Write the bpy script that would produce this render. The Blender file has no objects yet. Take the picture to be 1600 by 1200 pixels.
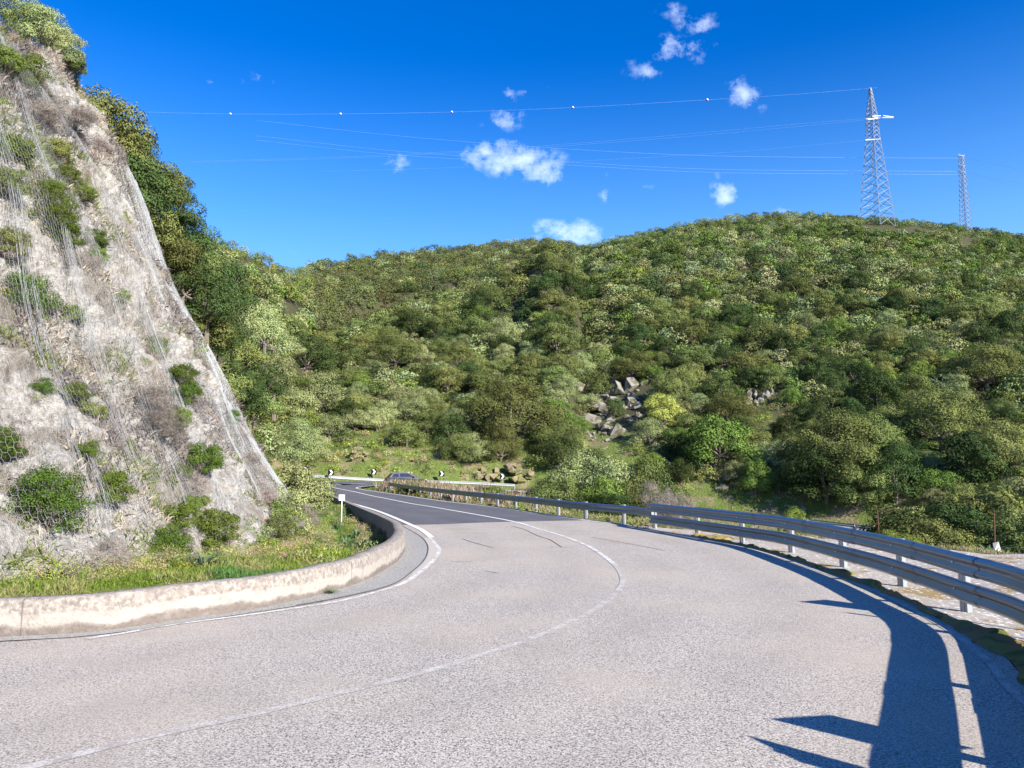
import bpy, bmesh, math, random
import numpy as np
from mathutils import Vector, Matrix
from mathutils.bvhtree import BVHTree
from mathutils.geometry import delaunay_2d_cdt
random.seed(7); RNG = np.random.default_rng(11)
SC = bpy.context.scene; COL = SC.collection
rad = math.radians
# ------------------------------------------------------------------ camera
HCAM = 2.16; FPX = 1200.0; PITCH = math.atan(130/1200)
cam = bpy.data.cameras.new('camera'); camo = bpy.data.objects.new('camera', cam); COL.objects.link(camo)
cam.sensor_width = 36; cam.lens = 27; cam.clip_end = 5000; cam.clip_start = .05
camo.location = (0, 0, HCAM); camo.rotation_euler = (math.pi/2 + PITCH, 0, 0); SC.camera = camo
# ------------------------------------------------------------------ light
SUN_EL = rad(27); SD = (.695, -.719)                      # horizontal direction towards the sun
sun = bpy.data.lights.new('sun', 'SUN'); suno = bpy.data.objects.new('sun', sun); COL.objects.link(suno)
sun.energy = 4.9; sun.angle = rad(.5); sun.color = (1, .945, .85)
_d = Vector((SD[0]*math.cos(SUN_EL), SD[1]*math.cos(SUN_EL), math.sin(SUN_EL)))
suno.rotation_euler = (-_d).to_track_quat('-Z', 'Y').to_euler()
SC.view_settings.view_transform = 'Standard'; SC.view_settings.look = 'None'
SC.view_settings.exposure = 1.15; SC.view_settings.gamma = 1
SC.cycles.max_bounces = 5; SC.cycles.diffuse_bounces = 1; SC.cycles.transparent_max_bounces = 6

def raydir(px, py):
    cx = (px-800)/FPX; cy = (600-py)/FPX
    return np.array([cx, math.cos(PITCH)-cy*math.sin(PITCH), math.sin(PITCH)+cy*math.cos(PITCH)])
def PY(px, py, Y):                                        # point at forward distance Y seen at a pixel
    d = raydir(px, py); return np.array([d[0]/d[1]*Y, Y, HCAM+d[2]/d[1]*Y])
def proj(p):
    p = np.asarray(p, float); x = p[..., 0]; y = p[..., 1]; z = p[..., 2]-HCAM
    f = y*math.cos(PITCH)+z*math.sin(PITCH); u = -y*math.sin(PITCH)+z*math.cos(PITCH)
    return 800+FPX*x/f, 600-FPX*u/f
# ------------------------------------------------------------------ world
w = bpy.data.worlds.new('World'); SC.world = w; w.use_nodes = True
nt = w.node_tree; N = nt.nodes; L = nt.links; N.clear()
out = N.new('ShaderNodeOutputWorld'); bg = N.new('ShaderNodeBackground')
sky = N.new('ShaderNodeTexSky'); sky.sky_type = 'NISHITA'; sky.sun_disc = False
sky.sun_elevation = SUN_EL; sky.sun_rotation = math.atan2(SD[0], SD[1]); sky.air_density = 1.0; sky.dust_density = .25; sky.ozone_density = 3.0
gam = N.new('ShaderNodeGamma'); gam.inputs[1].default_value = 1.0
hs = N.new('ShaderNodeHueSaturation'); hs.inputs['Saturation'].default_value = 1.5; hs.inputs['Value'].default_value = 1.22
hs.inputs['Hue'].default_value = .502
L.new(sky.outputs[0], gam.inputs[0]); L.new(gam.outputs[0], hs.inputs['Color'])
skm = N.new('ShaderNodeMix'); skm.data_type = 'RGBA'; skm.blend_type = 'MULTIPLY'; skm.inputs[0].default_value = 1; skm.inputs[7].default_value = (.86, .88, 1.25, 1); L.new(hs.outputs[0], skm.inputs[6])
tc = N.new('ShaderNodeTexCoord'); sep = N.new('ShaderNodeSeparateXYZ'); L.new(tc.outputs['Generated'], sep.inputs[0])
def wm(op, a, b=None, clamp=False):
    n = N.new('ShaderNodeMath'); n.operation = op; n.use_clamp = clamp
    for i, v in enumerate((a, b)):
        if v is None: continue
        if isinstance(v, (int, float)): n.inputs[i].default_value = v
        else: L.new(v, n.inputs[i])
    return n.outputs[0]
ymax = wm('MAXIMUM', sep.outputs[1], .02)
comb = N.new('ShaderNodeCombineXYZ'); L.new(wm('DIVIDE', sep.outputs[0], ymax), comb.inputs[0]); L.new(wm('DIVIDE', sep.outputs[2], ymax), comb.inputs[1])
wn = N.new('ShaderNodeTexNoise'); wn.inputs['Scale'].default_value = 34; wn.inputs['Detail'].default_value = 6; wn.inputs['Roughness'].default_value = .68
L.new(comb.outputs[0], wn.inputs['Vector'])
wn2 = N.new('ShaderNodeTexNoise'); wn2.inputs['Scale'].default_value = 18; wn2.inputs['Detail'].default_value = 3
L.new(comb.outputs[0], wn2.inputs['Vector'])
wsub = N.new('ShaderNodeVectorMath'); wsub.operation = 'SUBTRACT'; L.new(wn2.outputs['Color'], wsub.inputs[0]); wsub.inputs[1].default_value = (.5, .5, .5)
wsc = N.new('ShaderNodeVectorMath'); wsc.operation = 'SCALE'; wsc.inputs['Scale'].default_value = .055; L.new(wsub.outputs[0], wsc.inputs[0])
wad = N.new('ShaderNodeVectorMath'); wad.operation = 'ADD'; L.new(comb.outputs[0], wad.inputs[0]); L.new(wsc.outputs[0], wad.inputs[1])
clouds = [(792,246,62,30,1.0),(848,270,34,26,.95),(752,240,42,20,.85),(815,250,60,26,.95),(893,368,62,22,.95),(1133,305,32,20,.85),(1163,150,30,30,.72),
 (1090,32,32,24,.6),(1056,22,30,16,.42),(1050,80,30,28,.62),(1092,78,26,20,.5),(1008,110,32,20,.55),(785,186,36,20,.6),(795,143,17,18,.45),
 (832,143,26,9,.34),(630,250,26,22,.5),(410,132,40,13,.3),(322,138,16,8,.25),(946,302,12,20,.42),(950,270,20,10,.3),(1005,292,18,8,.28),(1225,327,28,10,.4),(430,396,28,12,.25),(1122,278,9,10,.3)]
acc = None
for (px, py, a, b, k) in clouds:
    d = raydir(px, py); c = (d[0]/d[1], d[2]/d[1], 0)
    s = N.new('ShaderNodeVectorMath'); s.operation = 'SUBTRACT'; L.new(wad.outputs[0], s.inputs[0]); s.inputs[1].default_value = c
    m = N.new('ShaderNodeVectorMath'); m.operation = 'MULTIPLY'; L.new(s.outputs[0], m.inputs[0]); m.inputs[1].default_value = (FPX/a/1.35, FPX/b/1.35, 0)
    ln = N.new('ShaderNodeVectorMath'); ln.operation = 'LENGTH'; L.new(m.outputs[0], ln.inputs[0])
    v = wm('MULTIPLY', wm('SUBTRACT', 1.0, ln.outputs['Value'], True), k)
    acc = v if acc is None else wm('MAXIMUM', acc, v)
dens = wm('ADD', wm('MULTIPLY', acc, 1.25), wm('MULTIPLY', wm('SUBTRACT', wn.outputs[0], .59), 2.9))
has = wm('MULTIPLY', acc, 3, True)
cm = wm('MULTIPLY', wm('MULTIPLY', dens, has), .56, True)
cm = wm('MULTIPLY', cm, wm('GREATER_THAN', sep.outputs[1], .03))
elv = N.new('ShaderNodeMapRange'); elv.interpolation_type = 'SMOOTHSTEP'; elv.inputs[1].default_value = .02; elv.inputs[2].default_value = .50; elv.inputs[3].default_value = .78; elv.inputs[4].default_value = 0; L.new(sep.outputs[2], elv.inputs[0])
pale = N.new('ShaderNodeMix'); pale.data_type = 'RGBA'; L.new(elv.outputs[0], pale.inputs[0]); L.new(skm.outputs[2], pale.inputs[6]); pale.inputs[7].default_value = (3.0, 6.2, 10.2, 1)
mix = N.new('ShaderNodeMix'); mix.data_type = 'RGBA'; L.new(cm, mix.inputs[0]); L.new(pale.outputs[2], mix.inputs[6]); mix.inputs[7].default_value = (8.6, 9.8, 12, 1)
L.new(mix.outputs[2], bg.inputs[0]); bg.inputs[1].default_value = .07; L.new(bg.outputs[0], out.inputs[0])

# ------------------------------------------------------------------ numpy noise
def _hash(ix, iy, iz):
    h = (ix*374761393 + iy*668265263 + iz*2147483647 + 1013904223) & 0xffffffff
    h = ((h ^ (h >> 13))*1274126177) & 0xffffffff
    h = ((h ^ (h >> 15))*2246822519) & 0xffffffff
    return ((h ^ (h >> 16)) & 0xffffff)/float(0xffffff)
def vnoise(p):
    i = np.floor(p).astype(np.int64); f = p-i; f = f*f*(3-2*f); r = 0
    for dx in (0, 1):
        for dy in (0, 1):
            for dz in (0, 1):
                wgt = (f[..., 0] if dx else 1-f[..., 0])*(f[..., 1] if dy else 1-f[..., 1])*(f[..., 2] if dz else 1-f[..., 2])
                r = r+wgt*_hash(i[..., 0]+dx, i[..., 1]+dy, i[..., 2]+dz)
    return r*2-1
def fbm(p, sc, octv=4, gain=.5):
    p = np.asarray(p, float)*sc; a = 1; r = 0
    for o in range(octv):
        r = r+a*vnoise(p+17.3*o); p = p*2.03; a *= gain
    return r
def sstep(x, a, b):
    t = np.clip((x-a)/(b-a), 0, 1); return t*t*(3-2*t)
def hz(u, tab):
    return np.interp(u, [t[0] for t in tab], [t[1] for t in tab])
def catmull(pts, n=12):
    P = np.asarray(pts, float); P = np.vstack([2*P[0]-P[1], P, 2*P[-1]-P[-2]]); o = []
    for i in range(1, len(P)-2):
        for k in range(n):
            t = k/n; a, b, c, d = P[i-1], P[i], P[i+1], P[i+2]
            o.append(.5*((2*b)+(-a+c)*t+(2*a-5*b+4*c-d)*t*t+(-a+3*b-3*c+d)*t**3))
    o.append(P[-2]); return np.array(o)
def resample(P, step):
    P = np.asarray(P, float); d = np.r_[0, np.cumsum(np.linalg.norm(np.diff(P[:, :2], axis=0), axis=1))]
    n = max(2, int(round(d[-1]/step))+1); s = np.linspace(0, d[-1], n)
    return np.stack([np.interp(s, d, P[:, k]) for k in range(P.shape[1])], 1)
def tangents(P):
    T = np.gradient(P[:, :2], axis=0); T /= np.linalg.norm(T, axis=1)[:, None]+1e-9
    return T, np.stack([T[:, 1], -T[:, 0]], 1)            # tangent, right-hand normal

# ------------------------------------------------------------------ ground shape
def g(Y):                                                 # the carriageway rises gently towards the hairpin
    Y = np.asarray(Y, float)
    a = .0012*np.clip(Y-55, 0, 20)**2; b = .048*np.clip(Y-75, 0, 7)
    return a+b
def W(px, py, z=None):                                    # pixel -> point on the carriageway
    d = raydir(px, py)
    if z is not None:
        t = (z-HCAM)/d[2]; return np.array([d[0]*t, d[1]*t, z])
    Y = np.linspace(3, 84, 4000); zz = HCAM+d[2]/d[1]*Y-g(Y)
    i = int(np.argmax(zz < 0)) if (zz < 0).any() else len(Y)-1
    return np.array([d[0]/d[1]*Y[i], Y[i], float(g(Y[i]))])
def WL(l): return [W(*p) for p in l]
wall_px = [(0,997),(160,987),(275,970),(400,952),(500,930),(565,909.5),(595,894.5),(622,876.5),(632.5,860),(631,848),(623,828.5),(604,812),(587.5,804.5),(556,791.5),(520,776.5),(492,767.3)]
wallP = catmull([(-34,3.4,0),(-22,6.2,0),(-13,8.4,0)]+WL(wall_px), 8)
gut_px = [(0,1003),(160,992),(275,975),(400,957),(520,937),(610,915.5),(643,894.5),(661,878),(667.7,864.5),(667,851),(655,837.5),(625,820.5),(604,810.5),(588,803.5),(560,791.5),(520,775),(494,767)]
gutP = catmull([(-34,3.2,0),(-22,6.0,0),(-13,8.2,0)]+WL(gut_px), 8)
lineL = catmull([(-34,3.0,0),(-22,5.8,0),(-13,8.05,0)]+WL([(0,1007),(160,994),(262,977),(394,960),(525,940),(601,921),(634,908),(667,884),(683.5,864.5),(682,854),(662,833),(640,821),(587,798.5),(542,785),(493,768)]), 8)
_a = W(44,1200); _b = W(219,1156); lineC = catmull([tuple(_a+(_a-_b)*4), tuple(_a+(_a-_b)*1.5)]+WL([(44,1200),(219,1156),(394,1117),(525,1086),(656,1053),(770,1018),(870,982),(940,945),(972,915),(968,892),(950,874),(920,854),(880,838),(840,826),(792,813),(680,793),(640,786.5),(595,777.5),(556,769),(526,763),(516,760),(524,757.2),(571,755.7)]), 8)
# rail foot line (outer side)
SH = 1/math.tan(SUN_EL)
def S2F(px, py, z):                                       # where something of height z stands whose shadow ends at a pixel
    p = W(px, py, 0); return np.array([p[0]+SD[0]*SH*z, p[1]+SD[1]*SH*z, 0])
near_feet = [S2F(1560,1195,.52), S2F(1530,1077,.52), S2F(1495,990,.52)]
feet = [np.array(p+(0.,)) for p in [(-9.5,-4.6),(-6.9,-4.2),(-4.4,-3.4),(-1.95,-2.1),(.2,-.4),(2.0,1.6),(3.25,3.35)]]+near_feet+WL([(1510,954),(1410,915),(1318,885),(1237,862),(1160,848),(1090,836),(1023,825)])
feet1 = WL([(1023,825),(992,818.5),(937,812.3),(888,806),(846,799.7),(773,789.5),(712,781.5),(660,774),(625,768.5),(610,765.5)])
lower_c = catmull([(-17.5,77.6,.56),(-11,80.3,.12),(-4,82.5,-.15),(4,83.5,-.7),(12,83,-1.6),(20,81,-2.5),(28,77.5,-3.2),(36,72,-3.9),(46,64,-4.6),(60,50,-5.4),(75,32,-6)], 10)
edge_px = [(1600,1055),(1520,997),(1460,960),(1380,922),(1300,895),(1235,872),(1165,853),(1090,838.5),(1023,828),(992,821),(937,814),(888,807.5),(846,801.5),(773,791),(700,783),(640,774.5),(600,769),(573,765),(563,762.4),(575,760),(606,758.6)]
edgeP = catmull([(-12,-5.6,0),(-7,-4.1,0),(-2.6,-2.0,0),(1.2,1.2,0),(3.2,4.4,0)]+WL(edge_px), 8)
outerH = WL([(488,765.5),(481,762),(483,758),(495,755),(520,752.6),(571,751.8)])
# far end of carriageway blends into the lower road
endA = lower_c[0]
YB = [(-400,60),(200,62),(300,70),(420,80),(480,84),(532,86),(600,87.5),(800,91),(1000,91),(1088,88),(1214,84.5),(1364,78),(1600,71),(1800,66),(2600,50)]
ZB = [(-400,2),(480,.6),(532,.6),(600,.5),(800,-.3),(1000,-1.5),(1088,-2.3),(1214,-3.0),(1364,-3.8),(1600,-4.6),(2600,-5)]
YS = [(-400,250),(0,330),(250,372),(310,388),(350,394),(400,416),(440,434),(470,432),(520,420),(600,408),(700,398),(800,389),(860,386),(885,393),(940,388),(1000,376),(1100,355),(1200,344),(1260,344),(1340,349),(1440,354),(1500,362),(1600,376),(1800,400),(2600,520)]
YR = [(-400,110),(250,118),(310,128),(400,148),(450,175),(490,235),(600,285),(800,305),(880,290),(940,255),(1000,238),(1200,226),(1600,230),(2600,240)]
PW = [(-400,1.),(400,1.02),(520,1.22),(700,1.3),(860,1.15),(1000,1.0),(1600,1.0)]
ctrl = []
for P in edgeP[::4]: ctrl.append((P[0]+1.3, P[1]-.2, P[2]-.12))
for a in [(-20,9.5,.3),(-10,11.3,.25),(-6,12.6,.2),(-6,15,.15),(-5,18,-.1),(-5,22,-.35),(-6,26,-.5),(-7.5,30,-.5),(-9,35,-.45),(-11,40,-.4),(-14,48,-.2),(-17,56,0),(-22,66,.3),(-26,74,.5),
          (9.5,8,-.05),(11,12,-.05),(11,16,-.05),(11,20,-.15),(10,25,-.25),(14,9,-.1),(16,14,-.1),(16,20,-.5),(22,18,-.8),(14,26,-1.4),(10,32,-1.6),(18,34,-3.2),(6,38,-1.4),(2,44,-1.2),(-2,52,-1.0),(8,48,-3.2),(6,58,-2.6),(-4,60,-1.0),
          (-9,66,-.5),(-12,72,-.1),(-2,70,-1.2),(4,74,-1.8),(14,60,-4.2),(22,50,-5),(30,36,-4),(30,60,-5.2),(40,44,-6),(44,30,-4),(16,74,-3.4),(24,70,-4.2),(34,62,-5),(50,20,-4),(30,10,-1),(60,0,-4),(20,-20,-3),(0,-30,-4),(-40,-20,-.1),(-40,0,-.06),
          (-6,2,-.06),(0,6,-.06),(0,14,-.06),(0,22,-.06),(-2,30,-.06),(-8,45,-.06),(-15,60,0)]: ctrl.append(a)
ctrl = np.array(ctrl)
road_poly = np.vstack([gutP[:, :2], np.array(outerH)[:, :2], edgeP[::-1][:, :2]])
def inside(poly, X, Y):
    r = np.zeros(X.shape, bool); n = len(poly)
    for i in range(n):
        x1, y1 = poly[i]; x2, y2 = poly[(i+1) % n]
        if y1 == y2: continue
        c = ((y1 > Y) != (y2 > Y)) & (X < (x2-x1)*(Y-y1)/(y2-y1)+x1); r ^= c
    return r
def dist_poly(P, X, Y):
    best = np.full(X.shape, 1e9); zz = np.zeros(X.shape)
    P = P[:, :3]
    for i in range(len(P)-1):
        a, b = P[i], P[i+1]; d = b-a; l2 = d[0]**2+d[1]**2+1e-9
        t = np.clip(((X-a[0])*d[0]+(Y-a[1])*d[1])/l2, 0, 1)
        q = np.hypot(X-a[0]-t*d[0], Y-a[1]-t*d[1]); m = q < best
        best = np.where(m, q, best); zz = np.where(m, a[2]+t*d[2], zz)
    return best, zz
bound = resample(np.vstack([gutP, np.array(outerH), edgeP[::-1]]), 1.2)
def terrain(X, Y):
    X = np.asarray(X, float); Y = np.asarray(Y, float); sh = X.shape; X = X.ravel(); Y = Y.ravel()
    d2 = (X[:, None]-ctrl[:, 0])**2+(Y[:, None]-ctrl[:, 1])**2+.05
    wt = d2**-2.0; z = (wt*ctrl[:, 2]).sum(1)/wt.sum(1)
    z = z+.10*fbm(np.stack([X, Y, X*0], 1), .35, 3)*np.clip(np.hypot(X, Y)/30, 0, 3)*sstep(np.abs(X), 8, 16)
    # flank behind the netted cliff
    zl = 1.75*(-X-9.2-.35*(Y-30)); zl = np.where(zl > 0, 24*(1-np.exp(-np.clip(zl, 0, 200)/24*1.15)), zl)
    zl = zl*sstep(Y, 33, 40)
    z = np.where(zl > 0, np.maximum(z, zl-.2), z)
    dw, _ = dist_poly(resample(wallP, 2), X, Y)
    # hill
    Ys = np.maximum(Y, 1); u = 800+FPX*X/Ys; u = np.clip(u, -400, 2600)
    yb = hz(u, YB); yr = hz(u, YR); zb = hz(u, ZB); ys = hz(u, YS)
    cy = (600-ys)/FPX; el = (math.sin(PITCH)+cy*math.cos(PITCH))/(math.cos(PITCH)-cy*math.sin(PITCH))
    zr = HCAM+el*yr; s = (Y-yb)/(yr-yb); p = hz(u, PW)
    sc_ = np.clip(s, 0, 1); f = sc_**p
    relief = fbm(np.stack([X, Y, X*0+5], 1), .035, 3)*3.2+fbm(np.stack([X, Y, X*0+9], 1), .15, 2)*.8
    hill = zb+(zr-zb)*f+relief*sc_*(1-sc_)*3.2+1.3*sstep(s*(yr-yb), 0, 3)
    y1 = hz(u, [(440, 560), (500, 545), (560, 520), (700, 478), (800, 443), (880, 405), (910, 386)]); wv = sstep(u, 490, 580)*(1-sstep(u, 870, 925)); s1 = .40; Y1 = yb+s1*(yr-yb); cy1 = (600-y1)/FPX
    z1 = HCAM+(math.sin(PITCH)+cy1*math.cos(PITCH))/(math.cos(PITCH)-cy1*math.sin(PITCH))*Y1; ta = np.clip(s/s1, 0, 1); tb = np.clip((s-s1)/(1-s1), 0, 1)
    pw = np.where(s < s1, zb+(z1-zb)*ta**1.05, z1+(zr-z1)*tb**1.25-13*np.sin(np.pi*np.clip(tb*2.2, 0, 1))**1.0)
    hill = hill*(1-wv)+wv*(pw+relief*sc_*(1-sc_)*1.6+1.3*sstep(s*(yr-yb), 0, 3))
    over = s > 1
    hill = np.where(over, zr-.10*(Y-yr)-.0004*(Y-yr)**2, hill)
    hill = np.maximum(hill, -30)
    z = np.where((Y > 30) & (s > 0), np.maximum(np.maximum(hill, np.where(zl > 0, zl, -99)), -40), z)
    # carriageways
    dl, zz = dist_poly(lower_c, X, Y); k = 1-sstep(dl, 4.6, 6.5); z = z*(1-k)+(zz-.12)*k
    ins = inside(road_poly, X, Y); db, _ = dist_poly(bound, X, Y)
    k = np.where(ins, 1., 1-sstep(db, .15, .9)); z = z*(1-k)+(np.minimum(g(Y)-.10, z))*k
    z = np.where((Y < 0) & (db > 20), z-.02*db, z)
    return z.reshape(sh)

# ------------------------------------------------------------------ object helpers
def tag(o, label=None, cat=None, group=None, kind=None):
    if label: o['label'] = label
    if cat: o['category'] = cat
    if group: o['group'] = group
    if kind: o['kind'] = kind
    return o
def empty(name, loc=(0, 0, 0), rz=0, label=None, cat=None, group=None):
    o = bpy.data.objects.new(name, None); COL.objects.link(o); o.location = [float(v) for v in loc]; o.rotation_euler = (0, 0, rz)
    o.empty_display_size = .1
    return tag(o, label, cat, group)
def mesh_np(V, F, name='mesh', tint=None, uv=None, smooth=False):
    V = np.asarray(V, np.float32); F = np.asarray(F, np.int32); k = F.shape[1]; me = bpy.data.meshes.new(name)
    me.vertices.add(len(V)); me.vertices.foreach_set('co', V.ravel())
    me.loops.add(F.size); me.loops.foreach_set('vertex_index', F.ravel())
    me.polygons.add(len(F)); me.polygons.foreach_set('loop_start', np.arange(0, F.size, k, dtype=np.int32))
    if smooth: me.polygons.foreach_set('use_smooth', np.ones(len(F), bool))
    me.update(calc_edges=True)
    if tint is not None:
        a = me.attributes.new('tint', 'FLOAT_COLOR', 'FACE'); t = np.ones((len(F), 4), np.float32); t[:, :3] = tint; a.data.foreach_set('color', t.ravel())
    if uv is not None:
        l = me.uv_layers.new(name='uv'); l.data.foreach_set('uv', np.asarray(uv, np.float32)[F.ravel()].ravel())
    return me
def link(name, me, mat=None, parent=None, **kw):
    o = bpy.data.objects.new(name, me); COL.objects.link(o)
    if mat is not None and len(me.materials) == 0: me.materials.append(mat)
    if parent is not None: o.parent = parent
    return tag(o, **kw)
class MB:                                                 # mixed polygon builder
    def __init__(s): s.v = []; s.f = []
    def add(s, V, F):
        n = len(s.v); s.v += [tuple(map(float, q)) for q in V]; s.f += [tuple(i+n for i in q) for q in F]
    def box(s, c, d, R=None):
        V = [Vector(((i*2-1)*d[0]/2, (j*2-1)*d[1]/2, (k*2-1)*d[2]/2)) for i in (0, 1) for j in (0, 1) for k in (0, 1)]
        if R is not None: V = [R @ q for q in V]
        s.add([q+Vector(c) for q in V], [(0,1,3,2),(4,6,7,5),(0,4,5,1),(2,3,7,6),(0,2,6,4),(1,5,7,3)])
    def bar(s, a, b, r, n=4, r2=None):
        a = Vector([float(x) for x in a]); b = Vector([float(x) for x in b]); d = b-a
        if d.length < 1e-6: return
        q = d.to_track_quat('Z', 'Y'); r2 = r if r2 is None else r2; V = []
        for p, rr in ((a, r), (b, r2)):
            for i in range(n): t = 2*math.pi*(i+.5)/n; V.append(p+q @ Vector((rr*math.cos(t), rr*math.sin(t), 0)))
        s.add(V, [(i, (i+1) % n, n+(i+1) % n, n+i) for i in range(n)]+[tuple(range(n-1, -1, -1)), tuple(range(n, 2*n))])
    def tube(s, P, R, n=6):
        for i in range(len(P)-1):
            r0 = R[i] if hasattr(R, '__len__') else R; r1 = R[i+1] if hasattr(R, '__len__') else R
            s.bar(P[i], P[i+1], r0, n, r1)
    def build(s, name, mat, parent=None, smooth=False, bevel=0, **kw):
        me = bpy.data.meshes.new(name); me.from_pydata(s.v, [], s.f); me.update()
        if bevel:
            b = bmesh.new(); b.from_mesh(me); bmesh.ops.remove_doubles(b, verts=b.verts, dist=1e-5)
            bmesh.ops.bevel(b, geom=b.edges[:], offset=bevel, segments=2, affect='EDGES', clamp_overlap=True); b.to_mesh(me); b.free()
        if smooth:
            for p in me.polygons: p.use_smooth = True
        return link(name, me, mat, parent, **kw)
# ------------------------------------------------------------------ material helpers
class NT:
    def __init__(s, name):
        s.m = bpy.data.materials.new(name); s.m.use_nodes = True; s.t = s.m.node_tree; s.N = s.t.nodes; s.L = s.t.links
        s.b = s.N['Principled BSDF']; s.b.inputs['Roughness'].default_value = .9; s.b.inputs['Specular IOR Level'].default_value = .25
        s.tc = s.N.new('ShaderNodeTexCoord'); s.P = s.tc.outputs['Object']; s.UV = s.tc.outputs['UV']
    def noise(s, sc, det=4, vec=None, rough=.55, dist=0):
        n = s.N.new('ShaderNodeTexNoise'); n.inputs['Scale'].default_value = sc; n.inputs['Detail'].default_value = det; n.inputs['Roughness'].default_value = rough; n.inputs['Distortion'].default_value = dist
        s.L.new(s.P if vec is None else vec, n.inputs['Vector']); return n.outputs[0]
    def vor(s, sc, vec=None, feat='F1', out='Distance'):
        n = s.N.new('ShaderNodeTexVoronoi'); n.inputs['Scale'].default_value = sc; n.feature = feat
        s.L.new(s.P if vec is None else vec, n.inputs['Vector']); return n.outputs[out]
    def scale(s, v, vec=None):
        n = s.N.new('ShaderNodeMapping'); n.inputs['Scale'].default_value = v; s.L.new(s.P if vec is None else vec, n.inputs['Vector']); return n.outputs[0]
    def ramp(s, x, a, b, smooth=True):
        n = s.N.new('ShaderNodeMapRange'); n.inputs[1].default_value = a; n.inputs[2].default_value = b
        if smooth: n.interpolation_type = 'SMOOTHSTEP'
        s.L.new(x, n.inputs[0]); return n.outputs[0]
    def mix(s, f, a, b, mode='MIX'):
        n = s.N.new('ShaderNodeMix'); n.data_type = 'RGBA'; n.blend_type = mode
        for i, v in ((0, f), (6, a), (7, b)):
            if isinstance(v, (int, float)): n.inputs[i].default_value = v
            elif isinstance(v, tuple): n.inputs[i].default_value = v+(1,)
            else: s.L.new(v, n.inputs[i])
        return n.outputs[2]
    def math(s, op, a, b=0., clamp=False):
        n = s.N.new('ShaderNodeMath'); n.operation = op; n.use_clamp = clamp
        for i, v in enumerate((a, b)):
            if isinstance(v, (int, float)): n.inputs[i].default_value = v
            else: s.L.new(v, n.inputs[i])
        return n.outputs[0]
    def sep(s, v):
        n = s.N.new('ShaderNodeSeparateXYZ'); s.L.new(v, n.inputs[0]); return n.outputs
    def attr(s, name, out='Color'):
        n = s.N.new('ShaderNodeAttribute'); n.attribute_name = name; return n.outputs[out]
    def col(s, c):
        if isinstance(c, tuple): s.b.inputs['Base Color'].default_value = c+(1,)
        else: s.L.new(c, s.b.inputs['Base Color'])
        return s
    def bump(s, h, st=.5, d=.02):
        n = s.N.new('ShaderNodeBump'); n.inputs['Strength'].default_value = st; n.inputs['Distance'].default_value = d
        s.L.new(h, n.inputs['Height']); s.L.new(n.outputs[0], s.b.inputs['Normal']); return s
    def rm(s, r=None, m=None):
        if r is not None: s.b.inputs['Roughness'].default_value = r
        if m is not None: s.b.inputs['Metallic'].default_value = m
        return s
M = {}
def flat(name, c, r=.6, m=0, var=.12, sc=8):
    t = NT(name); n = t.noise(sc, 4); t.col(t.mix(n, tuple(x*(1-var) for x in c), tuple(min(1, x*(1+var)) for x in c))).rm(r, m); M[name] = t.m; return t.m
# asphalt, worn
def asphalt(name, c, spread, patch, dark):
    t = NT(name); sp = t.noise(48, 3, rough=.9); v = t.vor(78, out='Color'); big = t.noise(.35, 4); mid = t.noise(1.4, 5, rough=.65)
    a = t.mix(t.ramp(sp, .40, .60), tuple(x*(1-spread) for x in c), tuple(x*(1+spread) for x in c))
    sx = t.sep(v)[0]; a = t.mix(t.ramp(sx, .82, .93), a, tuple(min(.75, x*1.55) for x in c)); a = t.mix(t.ramp(sx, .2, .1), a, tuple(x*.3 for x in c))
    a = t.mix(t.math('MULTIPLY', t.ramp(big, .42, .68), .55), a, tuple(x*p for x, p in zip(c, patch)))
    a = t.mix(t.math('MULTIPLY', t.ramp(mid, .50, .72), .24), a, tuple(x*dark for x in c))
    lat = t.attr('lat', 'Fac'); tr = t.math('MULTIPLY', t.math('ADD', t.math('COSINE', t.math('MULTIPLY', t.math('SUBTRACT', lat, .95), 3.49)), 1), t.ramp(t.noise(.5, 3), .3, .6))
    if name == 'asphalt_worn' or name == 'asphalt_new': a = t.mix(t.math('MULTIPLY', tr, .08), a, tuple(x*(.45 if name == 'asphalt_worn' else 1.9) for x in c))
    t.col(a).bump(sp, .5, .006).rm(.88); M[name] = t.m; return t
asphalt('asphalt_worn', (.40, .356, .305), .55, (1.16, 1.1, 1.0), .72)
asphalt('asphalt_new', (.110, .108, .118), .16, (1.25, 1.2, 1.1), .8)
asphalt('gutter_concrete', (.32, .305, .275), .25, (1.1, 1.1, 1.1), .7)
asphalt('asphalt_far', (.30, .295, .29), .1, (1.1, 1.1, 1.1), .9)
def paint(name, wear, cp=(.72, .70, .66)):
    t = NT(name); n = t.noise(38, 3, rough=.85); b = t.noise(4, 3)
    f = t.ramp(t.math('ADD', n, t.math('MULTIPLY', t.math('SUBTRACT', b, .5), .5)), wear, wear+.16)
    t.col(t.mix(f, (.33, .29, .25), cp)); M[name] = t.m
paint('paint_fresh', .12); paint('paint_worn', .40); paint('paint_thin', .43, (.54, .50, .45))
t = NT('concrete_wall'); uv = t.sep(t.UV); n1 = t.noise(1.6, 5); n2 = t.noise(14, 5, rough=.7); v = t.vor(55, out='Color')
base = t.mix(t.ramp(n2, .35, .65), (.19, .16, .135), (.38, .335, .285)); pale = t.mix(n2, (.33, .295, .25), (.43, .385, .33))
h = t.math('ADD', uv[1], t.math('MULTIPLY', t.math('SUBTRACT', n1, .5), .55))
band = t.math('MULTIPLY', t.ramp(h, .2, .3), t.ramp(h, .62, .48)); c = t.mix(band, base, pale)
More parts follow.
